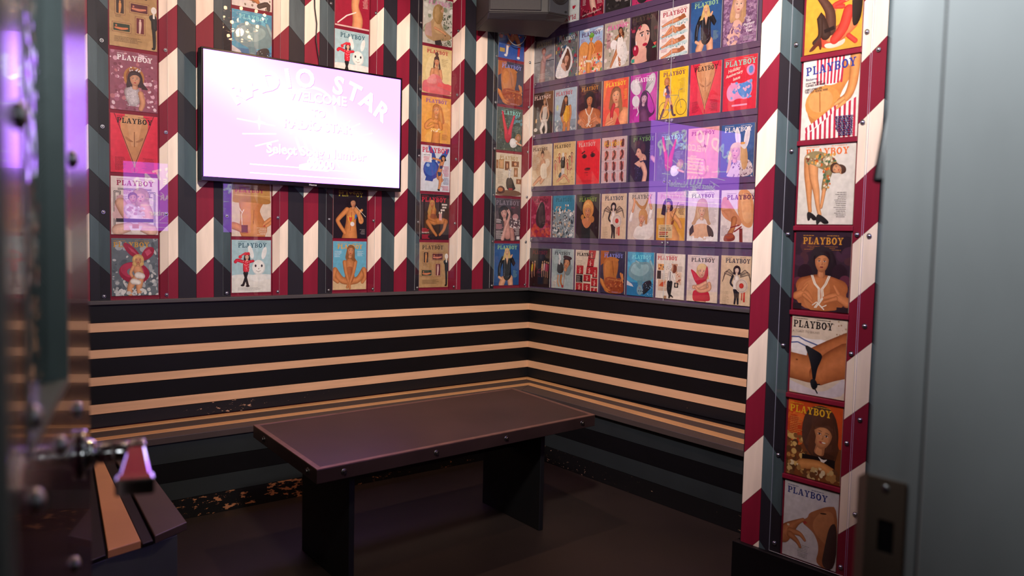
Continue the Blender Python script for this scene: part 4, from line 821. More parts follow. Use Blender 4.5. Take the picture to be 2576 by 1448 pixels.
@des
def denim():
    a = Art('37304a').P([(0, 131), (34, 131), (26, 100), (0, 84)], 'b0602c').M('8f96e4', 15, 110, 76)
    a.P([(12, 96), (30, 112), (58, 112), (74, 100), (72, 70), (64, 46), (84, 40), (88, 0), (14, 0), (18, 36), (12, 66)], 'b46a2c').P([(18, 92), (34, 104), (44, 90), (40, 50), (24, 44), (18, 66)], 'c87e3a').ln([(48, 100), (56, 56)], 1.2, '8a4a1e').P([(46, 104), (58, 112), (76, 104), (70, 96)], 'c07636').P([(14, 44), (40, 52), (66, 46), (86, 50), (98, 26), (96, 0), (24, 0)], '96421c').B(40, ['a85024', '86381a', 'b46030', 'c0703c'], 26, 2, 92, 44, 1.6, 4).ln([(30, 44), (88, 40)], 1, 'c07a40').L([(0, 52, 9), (10, 30, 7), (24, 12, 6)], 'c87c3a').L([(22, 14, 3), (34, 4, 2)], 'c87c3a').L([(26, 14, 3), (40, 8, 2)], 'c87c3a').L([(84, 62, 4), (88, 50, 3), (94, 36, 2.4)], 'cc8448').L([(90, 60, 3.4), (94, 46, 2.4)], 'cc8448').P([(0, 66), (12, 60), (14, 40), (0, 46)], '2b2844').T(50, 6, 40, 2, 'c0a0b8', 2.4, .8); return a
@des
def football():
    a = Art('3358a8').R(0, 0, 100, 20, '3a5cb0').L([(18, 96, 12), (26, 78, 10)], 'a82838').W('34', 8, 112, 12, 'ece6e6').L([(60, 100, 14), (56, 80, 12)], 'e6e2e6').E(76, 106, 10, 13, '33261f').E(77, 103, 6, 8, 'b87c58').L([(40, 92, 6), (30, 78, 5), (44, 62, 5)], 'c07c58').L([(56, 70, 10), (44, 52, 8), (34, 38, 7)], 'bc7850').L([(66, 70, 10), (78, 52, 8), (80, 40, 7)], 'bc7850').L([(34, 36, 5), (32, 16, 4.6)], 'e0d8d8').L([(80, 38, 5), (78, 14, 4.6)], 'a82838').E(28, 10, 6, 4, 'e8e4e4').E(78, 8, 6, 4, 'e8e4e4').P([(44, 92), (74, 90), (74, 76), (48, 76)], 'b02c3c').B(16, ['e8e4e8', 'b02c3c'], 20, 60, 90, 96, 1.4, 3).E(8, 66, 8, 8, 'a82838').R(4, 18, 24, 30, 'b89850').R(0, 40, 100, 43, '5478c0'); return a
# ---- right wall
@des
def upsidedown():
    a = Art('e6e4e2').L([(30, 130, 8), (34, 90, 7), (26, 60, 8), (34, 30, 6)], 'a06038').B(40, ['8a4a2c', 'b87048', '6a3824', 'd0906c'], 10, 10, 44, 120, 2, 5).ln([(40, 90), (30, 84), (26, 92)], 1, 'e8e4e0').T(64, 118, 22, 12, 'a8a8b0', 3.2, .8).P([(76, 34), (70, 44), (76, 48), (79, 44), (82, 48), (88, 44)], 'c02038')
    k = 'b82038'; a.M(k, 88, 20, 84, 14, math.pi); return a
@des
def birthday():
    a = Art('96203c').L([(46, 130, 10), (54, 90, 9), (50, 50, 12), (60, 16, 10)], 'd8b0a4').P([(8, 120), (40, 130), (60, 118), (30, 110)], 'e8dcd8').P([(0, 104), (44, 120), (50, 110), (4, 92)], 'ddc8c8').T(10, 76, 18, 10, 'e8d8d8', 4, 1.6).T(72, 92, 22, 16, 'e8d8d8', 3.8, 1.5).B(18, ['5a1424', '701a2c'], 0, 0, 100, 20, 4, 8)
    for i in range(15): t = math.radians(200+140*i/14); a.E(50+58*math.cos(t), 62+48*math.sin(t), 3, 3, 'b84a5c', n=8)
    a.W('HAPPY BIRTHDAY, AMERICA!', 50, 9, 6.2, 'eedcdc', .10, 'CENTER'); return a
@des
def monochrome():
    a = Art('2e2b2c').B(60, ['3e3a3a', '221f20', '565050', '6c6664'], r0=3, r1=9, el=.4).L([(30, 60, 6), (50, 40, 5), (60, 24, 4)], '7a7472').E(48, 30, 9, 7, '8a8482').ln([(20, 50), (44, 30), (62, 36)], .8, 'a09a98').T(78, 70, 16, 18, 'c8c4c0', 3, 1.2); return a
@des
def pinkdress():
    a = Art('c0306c').R(0, 0, 100, 60, 'b82c64').P([(20, 0), (12, 40), (24, 70), (60, 78), (66, 40), (58, 0)], '17141a').L([(70, 20, 12), (80, 60, 11)], 'd8a290').E(52, 92, 14, 18, 'd8a890').B(16, ['26222a', '3a343e'], 16, 4, 62, 70, 1, 3).T(76, 20, 20, 4, 'ecd8dc', 3, 1.2); return a
@des
def greystudio():
    a = Art('85868e').R(0, 0, 100, 62, '7c7d84').B(40, ['8f9098', '787a82', '9a9aa0'], r0=4, r1=10, el=.5).R(0, 62, 100, 64.5, '26252a').M('d2cba0', 14, 110, 74).L([(48, 60, 13), (46, 36, 12), (44, 6, 14)], 'a88280').L([(58, 72, 6), (84, 78, 5)], 'b88c84').F(50, 92, 11, 'b88a80', '7a4a44', 'short').L([(50, 76, 8), (54, 68, 9)], 'b48a84').T(16, 26, 70, 6, 'c4c4c0', 3, .8, .5); return a
@des
def whitehood():
    a = Art('6a6a6c').B(140, ['3f6a8c', 'a83c4c', '3a3a40', '8a8a88', 'b8a468', '4a7a5c', 'c8c4bc', '7a3040', '2f4f78'], r0=2, r1=7, el=.4).M('e8e6e2', 14, 110, 74)
    a.P([(0, 0), (4, 30), (18, 54), (52, 96), (66, 84), (80, 56), (78, 30), (60, 14), (64, 0)], 'e6e6e8').P([(24, 44), (52, 90), (62, 80), (72, 52), (66, 26), (52, 16)], '6a4434').F(52, 56, 13, 'd6a488', '6a4030', 'long', -10).P([(22, 40), (38, 48), (48, 34), (52, 16), (40, 22)], 'd0a088').P([(52, 96), (28, 62), (34, 56), (52, 80)], 'f0f0f2').P([(52, 96), (70, 80), (80, 52), (74, 40), (66, 72)], 'dadade').P([(0, 0), (6, 30), (30, 26), (50, 12), (60, 0)], 'ebebee').T(6, 28, 30, 8, '9a9aa0', 3, .7); return a
@des
def beachcrowd():
    a = Art('a6c2e4').E(30, 126, 14, 5, 'e8eef6').E(84, 120, 16, 6, 'e0eaf4').M('5a1f54', 10, 108, 80).T(8, 102, 26, 5, 'a04a8a', 3, 1).T(72, 100, 22, 5, 'a04a8a', 3, 1)
    a.E(22, 62, 24, 32, 'e09a54').E(80, 58, 24, 32, 'd88c48')
    for i in range(7): a.ln([(62+i*6, 86-abs(i-3)*3), (62+i*6.4, 48)], .8, 'a83c30'); a.ln([(4+i*6, 88-abs(i-3)*3), (4+i*6, 50)], .6, 'eab070')
    a.R(0, 0, 100, 54, 'e0a070').B(90, ['d84a38', 'e8c858', '4a8a4c', 'f0e0d0', 'd87a8c', '7ab0c8', 'c85a34', 'f2d8c0'], 0, 0, 100, 52, 2, 6)
    for x, y in ((22, 50), (30, 49), (70, 34), (78, 34)): a.E(x, y, 3, 3.6, 'f6f4f0').E(x+.6, y-.4, 1.2, 1.4, '1c1a1c')
    a.L([(50, 80, 10), (48, 60, 9), (44, 40, 10), (42, 10, 9), (44, -4, 8)], 'd8914c').L([(58, 82, 5), (66, 64, 4), (58, 54, 3)], 'd8914c').F(52, 98, 8, 'd49050', 'a06028', 'short', neck=True).E(54, 107, 11, 6, '6aa040').E(54, 111, 7, 5, '7cb450').P([(30, 40), (56, 36), (54, 30), (32, 33)], 'e4dcc8'); return a
@des
def whitegown():
    a = Art('b8b0a0').B(90, ['9aa08c', 'd4c8c0', '7a7e70', 'e0d6d2', 'c8a0a0', '6a6e60'], r0=2, r1=8, el=.4).M('ea58b4', 14, 108, 78).T(10, 100, 20, 14, 'd84c90', 3, 1)
    a.P([(46, 70), (70, 66), (84, 70), (96, 40), (92, 6), (60, 0), (20, 0), (36, 20)], 'dcdcda').P([(54, 60), (66, 56), (64, 4), (50, 4)], 'eceae6').E(40, 66, 14, 13, 'eceaea').L([(70, 88, 11), (64, 70, 10), (60, 58, 11)], 'a06a44').L([(60, 56, 8), (46, 34, 6), (30, 6, 4)], 'b87c52').L([(66, 54, 8), (64, 30, 6), (66, 6, 4)], 'b07450').L([(62, 90, 4), (46, 80, 3.4)], 'b07850').P([(56, 86), (76, 84), (78, 60), (84, 30), (70, 20), (56, 34), (50, 56)], 'e6e4e0').F(66, 100, 8.5, 'b8805c', '4a2c22', 'long', 20).B(20, ['f0eeea', 'c8c4c0'], 60, 4, 94, 60, 1, 3, ); return a
@des
def earring():
    a = Art('2c2026').B(40, ['382830', '221820', '44303a', '5a2434'], r0=4, r1=12).M('54463a', 4, 113, 90, 12)
    a.P([(24, 104), (60, 118), (84, 96), (92, 60), (100, 30), (100, 0), (52, 0), (50, 40)], '221419').E(44, 70, 27, 34, 'e0b4a4', -10, 24).P([(22, 50), (40, 34), (62, 44), (60, 10), (66, 0), (0, 0), (4, 18), (24, 26)], 'd8a696').P([(20, 82), (30, 100), (52, 106), (70, 96), (60, 112), (34, 114), (18, 98)], '2a191e').P([(32, 82), (48, 85), (49, 82), (34, 79)], '30201e').P([(58, 86), (70, 82), (70, 79), (58, 82)], '30201e').E(42, 74, 6, 3, 'f0e4e0').E(42, 74, 3, 3, '2a2420').E(64, 75, 5, 3, 'f0e4e0').E(64, 75, 2.6, 3, '2a2420').P([(36, 77), (42, 79), (49, 76), (42, 77)], '1c1214').P([(58, 77), (64, 79), (70, 76), (64, 77)], '1c1214').P([(55, 72), (60, 60), (53, 57), (54, 64)], 'c48c7c').E(54, 48, 9, 4.4, 'b8203c').P([(45, 48), (63, 48.6), (54, 46.8)], '7a1226').E(20, 36, 11, 15, 'a8183c').E(17, 42, 3, 5, 'f0c0cc').E(21, 56, 2.4, 6, 'e8dcd8').B(8, ['3a9a6a', 'a02c4c'], 0, 88, 40, 100, 2, 5).R(4, 4, 16, 14, '2f9c8a').P([(84, 48), (96, 50), (92, 40)], 'e04a3c').P([(82, 38), (96, 40), (96, 36), (82, 34)], '2f9c6a'); return a
@des
def fourbeach():
    a = Art('e9e3df').M('a81f3a', 10, 110, 84)
    for i, y in enumerate((94, 66, 38, 10)):
        a.P([(2, y-6), (98, y), (98, y-8), (2, y-14)], 'b8d2d4').B(22, ['8ab4bc', 'e4ecec', '6aa0ac'], 2, y-13, 98, y-3, 1.2, 3, ).L([(10, y-8, 3), (36, y-1, 4.4), (48, y+5 if i % 2 else y, 6), (70, y+4, 6)], 'c98a64').L([(70, y+4, 5), (84, y+8, 4)], 'c98a64').E(80, y+8, 8, 6, 'a4623c', 20).P([(64, y+6), (84, y+14), (92, y+4), (72, y-2)], 'a4623c')
        if i in (1, 2): a.L([(22, y-4, 3), (44, y+14 if i == 1 else y+8, 4), (56, y, 5)], 'cf9068')
        a.T(8, y+14 if i else y+8, 24, 4, 'c06878', 2.4, .7)
    return a
@des
def purplefur():
    a = Art('86628a').B(150, ['9a78a0', '745078', 'b090b0', '6a4870', 'a884a8'], r0=2, r1=6, el=.25).P([(34, 70), (62, 70), (56, 44), (50, 10), (40, -2), (16, -2), (8, 20), (28, 44)], 'dcb0a4').B(70, ['9a78a0', '745078', 'b090b0', '6a4870'], 0, 0, 60, 46, 2, 6, .25).P([(44, 66), (64, 66), (60, 30), (50, 0), (74, 0), (72, 40)], '8a668e').B(80, ['9a78a0', '745078', 'b090b0', '6a4870', 'a884a8'], 54, 0, 100, 90, 2, 6, .25).F(46, 96, 21, 'e2b8a4', 'c09870', 'long', -6, 'b85a60').B(40, ['9a78a0', '745078', 'b090b0'], 0, 40, 22, 130, 2, 6, .25).B(40, ['9a78a0', '745078', 'b090b0'], 72, 40, 100, 130, 2, 6, .25)
    a.W('The', 76, 50, 9, 'f0e8f0', .1, 'CENTER', .1, .25).W('Playmate', 78, 42, 9, 'f0e8f0', .1, 'CENTER', .1, .25).W('of the', 78, 34, 8, 'f0e8f0', .1, 'CENTER', .1, .25).W('Year', 80, 25, 10, 'f0e8f0', .1, 'CENTER', .1, .25).T(64, 62, 32, 2, 'd8c4dc', 3, 1).T(64, 16, 30, 4, 'd8c4dc', 3, 1); return a
@des
def whitestockings():
    a = Art('2c211c').P([(60, 131), (100, 131), (100, 60), (70, 80)], '6a4628').M('e8cdc6', 9, 108, 80).L([(62, 78, 11), (60, 58, 10), (58, 44, 12)], 'b98c6c').L([(52, 84, 5), (40, 60, 4), (44, 40, 3.4)], 'b98c6c').L([(72, 82, 5), (80, 58, 4), (74, 40, 3)], 'b98c6c').P([(42, 44), (76, 44), (70, 30), (50, 28)], 'd8ccc4').L([(52, 30, 8), (44, 14, 6), (50, 0, 5)], 'dcd2cc').L([(66, 32, 7), (70, 12, 6), (66, 0, 5)], 'dcd2cc').P([(50, 84), (74, 84), (72, 56), (70, 44), (48, 44), (52, 60)], 'cfc4bc').F(60, 98, 8, 'c09474', '8a5a34', 'up').ln([(66, 110), (76, 84), (58, 78)], .8, 'e8e0d8').E(18, 14, 9, 6, 'd8d0c8').E(20, 42, 4, 7, 'd8b078').T(8, 84, 20, 12, '5a4a44', 3, .8); return a
@des
def yellowsuit():
    a = Art('9fb4c6').E(50, 100, 60, 50, 'adc2d2').R(0, 0, 100, 34, '8a98a4').B(24, ['b8c0c4', '74828e', 'd0d4d4'], 0, 4, 100, 34, 2, 8, .2).M('b83a48', 6, 110, 76).L([(58, 66, 12), (58, 44, 12), (58, 26, 14)], 'd8a23c').P([(44, 72), (68, 82), (72, 50), (72, 22), (58, 10), (44, 24), (40, 50)], 'd89c2c').P([(48, 68), (58, 74), (58, 20), (48, 26)], 'e6b440').L([(72, 74, 5), (76, 50, 4), (70, 28, 3.6)], 'c48050').L([(40, 68, 5), (34, 44, 4), (42, 26, 3.6)], 'c48050').L([(48, 22, 8), (46, 0, 7)], 'c48050').L([(66, 22, 8), (66, 0, 7)], 'c88654').F(52, 96, 9.5, 'c98c64', '4a2a1e', 'long').P([(40, 100), (28, 60), (26, 40), (46, 54), (54, 80), (46, 96)], '4a2a1e').P([(44, 90), (36, 60), (42, 56)], '6a4430').E(14, 74, 5, 9, 'c2cc9c'); return a
@des
def pearls():
    a = Art('362230').B(24, ['44283a', '2a1a26', '4c2c34'], r0=8, r1=18).M('c98a34', 14, 109, 72).T(16, 106, 68, 3, '9a6430', 2.6, .8, .5).P([(26, 60), (28, 90), (36, 106), (62, 106), (74, 90), (80, 58), (66, 46), (50, 60), (34, 46)], '22121c').E(20, 60, 14, 16, '2a1722').E(82, 62, 14, 16, '2a1722').E(8, 46, 10, 8, '5c2a3c').E(92, 50, 10, 10, '5c2a3c')
    a.L([(18, 40, 14), (50, 46, 14), (84, 38, 14)], 'b0663a').P([(4, 40), (30, 56), (72, 56), (98, 38), (92, 0), (8, 0)], 'b0663a').P([(14, 40), (36, 54), (62, 54), (70, 30), (50, 0), (24, 0)], 'bd7444').F(50, 80, 16, 'c07c52', '24141c', 'none', 0, '8a3430').P([(34, 88), (38, 98), (50, 102), (62, 98), (66, 88), (58, 94), (46, 96)], '24141c')
    for ox in (0, 2.6): a.ln([(32+ox, 58), (38+ox, 44), (46+ox, 36), (47+ox, 14), (40+ox, 4)], .9, 'e6dccc').ln([(66-ox, 58), (60-ox, 44), (54-ox, 36), (56-ox, 22), (48, 10), (58, 2)], .9, 'e6dccc')
    a.L([(6, 22, 7), (22, 28, 6), (34, 18, 3)], 'c2784a').L([(20, 24, 4), (36, 12, 2.4)], 'c2784a').L([(18, 32, 3.4), (26, 42, 2.2)], 'c2784a').L([(98, 16, 8), (76, 26, 6), (58, 22, 3)], 'c2784a').L([(78, 22, 4), (58, 15, 2.4)], 'c2784a').L([(82, 30, 3.4), (74, 42, 2.2)], 'c2784a').ln([(36, 8), (44, 14), (54, 6), (62, 10)], .8, 'e6dccc').R(-1, -1, 16, 10, '2c1c24').R(80, -1, 101, 8, '2c1c24'); return a
@des
def icepop():
    a = Art('e25640').P([(0, 0), (0, 60), (20, 131), (0, 131)], 'ea7a44').M('f0cf3c', 10, 110, 80).T(80, 98, 16, 10, 'f0b43c', 3, 1.2, 1).L([(86, 30, 18), (80, 8, 20)], 'e8a070').P([(10, 0), (16, 30), (40, 46), (60, 30), (66, 0)], 'd8885c').F(52, 82, 20, 'e2a47c', '8a5636', 'long', 6, 'c8303a').P([(30, 90), (24, 50), (34, 36), (38, 70)], '94603c').P([(72, 84), (80, 40), (66, 30), (66, 66)], '94603c').L([(44, 56, 7), (38, 42, 7), (36, 26, 7)], 'b8202e').L([(36, 14, 1.4), (36, 22, 1.4)], 'e8d0b0').L([(16, 4, 6), (30, 10, 5), (42, 14, 3)], 'd89068').L([(22, 0, 5), (44, 8, 3)], 'd89068').P([(50, 0), (60, 22), (72, 0)], 'c02836'); return a
@des
def magentapetal():
    a = Art('b0309c').R(0, 0, 100, 60, 'b42a94').B(10, ['c03aa8', 'a82a8e'], r0=12, r1=24).E(20, 96, 17, 24, 'cfcfd6', 36).E(22, 58, 14, 16, 'd6d6dc', 20).E(76, 100, 15, 30, 'c4c4cc', -22)
    for i in range(4): a.ln([(22+i*7, 122-i*3), (46, 82-i*1.5)], .9, '8a8a96'); a.ln([(70+i*6, 124-i*4), (58, 84)], .9, '7a8480')
    a.M('eceaf0', 18, 108, 70).P([(46, 82), (62, 86), (80, 68), (92, 40), (96, 20), (78, 10), (50, 0), (34, 20), (36, 60)], '4a2450').P([(60, 84), (78, 66), (96, 30), (80, 16), (66, 40)], 'b43cae').F(54, 62, 13, 'c8a4b8', '4a2450', 'long', -8, '9a3a5a').L([(52, 20, 15), (56, 4, 18)], '6a3a62').T(10, 42, 20, 2, 'f0e4f0', 3, 1.4, 1).ln([(34, 50), (30, 38), (34, 28), (28, 18)], 1.8, 'd8d0d8'); return a
@des
def bicycle():
    a = Art('f0c81e').M('6a2a5c', 14, 111, 76, 10.5).T(66, 100, 26, 12, '8a7420', 3.2, .9, 1)
    for cx in (20, 80):
        cy, R_ = 24 if cx == 20 else 26, 18
        for i in range(28): t = i*2*math.pi/28; t2 = (i+1)*2*math.pi/28; a.ln([(cx+R_*math.cos(t), cy+R_*1.1*math.sin(t)), (cx+R_*math.cos(t2), cy+R_*1.1*math.sin(t2))], .7, '3a2e28')
        a.E(cx, cy, 1.6, 1.6, '6a5a4a')
    a.ln([(20, 24), (48, 22), (70, 58), (36, 60), (20, 24)], .7, '8a8478').ln([(80, 26), (70, 58), (70, 70), (84, 74)], .7, '8a8478').E(40, 22, 5, 5, '9a9488').L([(30, 80, 9), (32, 62, 8)], '4a3660').L([(36, 82, 4), (42, 66, 3.4), (34, 60, 3)], 'd08a58').L([(22, 76, 5), (20, 64, 5)], 'e6d8c8').L([(24, 66, 4), (30, 60, 4)], 'e07838').L([(32, 56, 8), (38, 52, 6)], '7a4a9c').L([(30, 50, 5), (22, 28, 4), (12, 6, 3)], 'cf8c5c').L([(38, 50, 5), (46, 34, 4), (50, 18, 3)], 'cf8c5c').L([(18, 24, 3.4), (8, 2, 3)], '4a2438').L([(46, 32, 3.6), (52, 10, 3.4), (60, 7, 2.4)], '4a2438').F(28, 98, 7, 'd29464', 'b87a3c', 'big'); return a
@des
def popshape():
    """plain stand-in: pink and blue patches on red"""
    a = Art('d92840').P([(12, 58), (30, 70), (58, 62), (84, 74), (90, 44), (74, 22), (46, 30), (24, 20), (10, 36)], 'e694c0').P([(40, 62), (66, 66), (86, 62), (84, 36), (64, 26), (46, 40)], '4a8ad4').P([(70, 104), (92, 108), (94, 84), (80, 78), (68, 90)], 'de8cc0').E(82, 94, 7, 9, '5a90d0').B(30, ['5a96d8', 'e8a4c8', '7aa4dc', 'f0b4d0'], 18, 28, 84, 68, 2, 5).R(28, 10, 74, 14, 'e8a4c8').M('8ed6c8', 4, 108, 92, 13).W('Holiday', 14, 92, 12, 'efe6d8', .2, 'LEFT', .2, .25).W('Anniversary', 8, 80, 10.5, 'efe6d8', .2, 'LEFT', .2, .25).W('Issue', 30, 72, 11, 'efe6d8', .2, 'LEFT', .2, .25); return a
@des
def creamsoft():
    a = Art('d8c2a6').E(60, 70, 40, 50, 'd0b090').B(20, ['dcc8b0', 'd4b898', 'e2d2be'], r0=8, r1=16).R(0, 0, 100, 24, 'dccbb4').M('35281f', 8, 111, 72, 10).T(8, 100, 34, 15, '8a7660', 3.4, .7).L([(60, 74, 11), (62, 52, 10), (62, 34, 13)], 'd4a080').L([(52, 76, 5), (48, 60, 4), (56, 84, 3.4)], 'd4a080').L([(62, 30, 10), (40, 22, 7), (16, 6, 5)], 'd09c7c').L([(66, 30, 9), (50, 12, 6)], 'd6a688').P([(48, 70), (74, 72), (78, 44), (82, 26), (60, 20), (46, 34)], 'e8dccb').F(56, 96, 9, 'd8a888', '5a3c2c', 'up'); return a
@des
def party():
    a = Art('d9ba84').E(50, 60, 44, 54, 'e0c694').M('3a2c22', 5, 113, 76, 10)
    for i in range(9): x = 10+i*9.5; y = 64+(i % 3)*10; a.L([(x, y, 4), (x+1, y-16, 3.6)], ['c87a68', 'd0a080', 'b85a50', 'a8a070'][i % 4]).L([(x, y-18, 2.6), (x+3, y-38, 1.8)], 'd0a080').E(x, y+9, 5, 5, ['6a4030', 'c8904c', 'a85030', '3a2c28'][i % 4]).E(x+.4, y+8, 2.8, 3.4, 'dcb494')
    a.L([(46, 78, 9), (46, 58, 9)], '26221f').L([(44, 48, 4), (42, 28, 3)], 'd8d4cc').L([(50, 48, 4), (50, 28, 3)], 'd8d4cc').E(46, 92, 5, 7, 'e4e0d8').R(44, 76, 48, 86, 'e8e4dc').L([(40, 22, 5), (54, 30, 4), (76, 10, 3)], 'd49a78').L([(34, 20, 5), (20, 12, 3)], 'd49a78').L([(32, 28, 5), (36, 34, 5)], '3a4a58').B(10, ['5a8a4c', 'a83c38'], 60, 10, 96, 60, 1, 2.4).T(30, 6, 60, 2, '8a7450', 2.4, .7); return a
@des
def redface():
    a = Art('e0222c').M('d8b0a8', 8, 111, 72).P([(20, 92), (34, 99), (38, 96), (24, 89)], '4a1216').P([(62, 92), (82, 100), (74, 96), (64, 90)], '4a1216').E(34, 82, 11, 6, '6a1a1c').E(34, 81, 6, 5, '26100f').E(70, 84, 11, 6, '6a1a1c').E(70, 83, 6, 5, '26100f').P([(22, 84), (34, 90), (46, 83), (34, 87)], '26100f').P([(58, 86), (70, 92), (82, 86), (70, 89)], '26100f').E(48, 44, 13, 4.4, '7a1a20').E(52, 46, 9, 2, '38100f').E(44, 34, 9, 2, 'a81c26').E(48, 26, 2, 1.4, '8a1a20').T(8, 12, 84, 3, '8a161e', 3, .9); return a
@des
def gridpics():
    a = Art('cdb3b2')
    for i in range(3):
        for j in range(4):
            x, y = 12+i*31, 6+j*31; a.R(x, y, x+17, y+22, 'c87468').R(x, y, x+17, y+8, 'cf8478'); t = (i*4+j) % 4
            a.L([[(x+10, y+22, 4), (x+8, y+10, 4), (x+12, y, 4)], [(x+8, y+2, 5), (x+9, y+12, 4), (x+6, y+21, 3)], [(x+4, y, 4), (x+12, y+12, 3), (x+8, y+21, 4)], [(x+12, y+20, 4), (x+10, y+8, 6)]][t], '5a2a22')
        a.ln([(36+i*31-1, 0), (36+i*31-1, 130)], .4, '9a8486')
    for j in range(3): a.ln([(0, 33+j*31), (100, 33+j*31)], .4, '9a8486')
    a.M('e2ae2c', 8, 105, 74); return a
@des
def darkprofile():
    a = Art('241e2c').R(0, 0, 100, 50, '221c2e').M('6f9a58', 18, 110, 78).L([(56, 62, 13), (54, 40, 15), (60, 20, 12)], 'd8a088').P([(24, 50), (44, 56), (72, 60), (78, 40), (74, 0), (24, 0), (30, 24)], '1c1830').L([(56, 46, 9), (66, 24, 8), (62, 0, 8)], 'dca890').P([(24, 50), (40, 58), (52, 50), (46, 38)], 'dca890').ln([(58, 64), (62, 50)], .8, '1c1830').B(20, ['3a3450', '4a4468'], 26, 6, 50, 40, 1, 2.6).P([(30, 76), (34, 92), (48, 96), (58, 84), (56, 66), (46, 62), (38, 66)], 'd8a088').P([(31, 80), (27, 74), (32, 72)], 'd8a088').P([(24, 92), (20, 104), (34, 116), (56, 112), (68, 96), (62, 78), (52, 74), (46, 90), (34, 92)], '3c2630').E(34, 106, 10, 6, '54363c').E(56, 92, 8, 11, '4a2e38').E(38, 82, 3, 1, '1a1214').E(36, 69, 3, 1.2, 'b03a44').L([(100, 56, 7), (90, 64, 6)], 'd09884').T(78, 96, 18, 14, '9a94a4', 3, .8, 1); return a
@des
def plainpink():
    a = Art('e8a2a0').R(0, 0, 100, 70, 'e8989c').M('a82444', 11, 111, 76, 10).P([(50, 104), (40, 88), (46, 70), (56, 70), (62, 88)], 'a83c50').E(46, 98, 7, 18, 'ecb4ac', 14).E(62, 100, 6, 16, 'ecb4ac', -14).E(50, 50, 28, 30, 'ee9aa6').L([(50, 40, 12), (50, 20, 16)], 'ec94a8'); return a
@des
def headband():
    a = Art('2c5484').E(50, 100, 60, 50, '33609a').M('ece8ea', 10, 111, 82).E(51, 98, 8, 24, 'ece6ea', 10).E(78, 96, 8, 26, 'ece6ea', -8).E(51, 96, 4, 18, 'dcd0dc', 10).E(78, 94, 4, 20, 'dcd0dc', -8).P([(24, 10), (40, 40), (80, 46), (98, 30), (100, 0), (18, 0)], 'd2c0c4').B(70, ['8a6a74', 'e4d8da', 'b49ca4', '6a5260'], 40, 0, 100, 40, 1.4, 3.4, .4).F(46, 62, 17, 'e0a8a0', 'd8b488', 'bob', -6, 'b84a5c', True, -.12).P([(60, 82), (76, 80), (84, 50), (82, 22), (70, 14), (62, 40), (64, 66)], 'c89a64').P([(28, 66), (24, 30), (18, 6), (32, 20), (36, 46)], 'd8b488').P([(28, 72), (36, 84), (56, 86), (70, 76), (58, 72), (40, 72)], 'e0c098').P([(56, 84), (76, 80), (80, 72), (72, 66), (62, 74)], 'dcd8dc').E(66, 82, 8, 3, 'e0a050'); return a
@des
def crimson():
    a = Art('9c2a4c').B(70, ['b03a5c', '8a2444', 'c05070', '7a1c38', 'b8486c'], r0=3, r1=9).B(30, ['b83a34', 'c85040'], 0, 0, 100, 40, 4, 9).M('5a1a30', 12, 110, 74).P([(24, 50), (30, 84), (48, 112), (66, 110), (72, 80), (74, 40), (56, 26), (36, 34)], '35242c').P([(36, 60), (44, 96), (58, 104), (64, 80), (60, 44), (44, 40)], '4c363e').ln([(28, 80), (50, 116)], .7, 'c8a0a8'); return a
@des
def crowdsea():
    a = Art('3a82a0').R(0, 0, 100, 80, '8c9aa0').E(30, 110, 40, 26, '3f8cac').M('2f6474', 14, 111, 72).B(190, ['dcdcda', 'b4bcbe', '3a464c', 'c8b098', '6a7a84', 'e8e6e2', '8a6a58', '2a3a4a'], 0, 0, 100, 88, 1.6, 5.5, .4).B(20, ['e8e4dc', 'c8a488'], 10, 76, 90, 100, 2, 4); return a
@des
def blondedark():
    a = Art('221f1e').M('7f9c34', 12, 108, 76).P([(16, 54), (40, 60), (70, 60), (86, 50), (100, 20), (100, 0), (0, 0), (4, 30)], '181618').P([(20, 54), (40, 60), (60, 60), (76, 54), (46, 22)], 'c87c50').E(52, 86, 24, 28, 'd08c48').E(28, 62, 7, 8, 'c08040').E(70, 56, 9, 10, 'b87840').F(50, 78, 17, 'cf8a5e', 'd4964e', 'none', 4, 'a83c38').P([(30, 84), (36, 106), (54, 112), (70, 100), (74, 76), (66, 90), (52, 98), (42, 92)], 'dca058').P([(34, 96), (50, 106), (62, 98), (50, 100)], 'ecb870').T(10, 10, 70, 3, '4a4440', 3, .7); return a
@des
def rosette():
    a = Art('dcbf9f').M('1f2840', 14, 111, 74).T(8, 34, 22, 13, '9a8468', 3, .8)
    for s in (-1, 1):
        for i in range(5): a.ln([(50+s*10, 82-i*2), (50+s*(24+i*3), 94-i*3), (50+s*(38+i), 84-i*5), (50+s*(40+i), 68-i*2)], .9, ['4a3c36', '8a7464', '3a302c', 'a08c78', '54443c'][i])
    a.L([(50, 72, 8), (50, 56, 8), (50, 44, 9)], 'e8dcd2').L([(38, 76, 3.4), (32, 58, 3), (42, 48, 2.4)], '26222a').L([(46, 40, 5.4), (48, 22, 3.6), (46, 4, 2.6)], '1e1c24').L([(54, 40, 5.4), (55, 22, 3.6), (56, 4, 2.6)], '1e1c24').F(50, 92, 8, 'e6cdb8', '1d1a20', 'big', 0, '9a4040').R(40, 42, 60, 66, 'e6dad0').R(72, 10, 77, 42, 'c8342c').R(66, 14, 69, 40, 'b8302c').E(66, 52, 19, 19, 'd8c4b4')
    for i in range(26): t = i*2*math.pi/26; a.E(66+15.5*math.cos(t), 52+15.5*math.sin(t), .9, .9, '4a4048', n=6)
    a.E(65.5, 52, 7, 7, 'c8362c', g=.4); return a
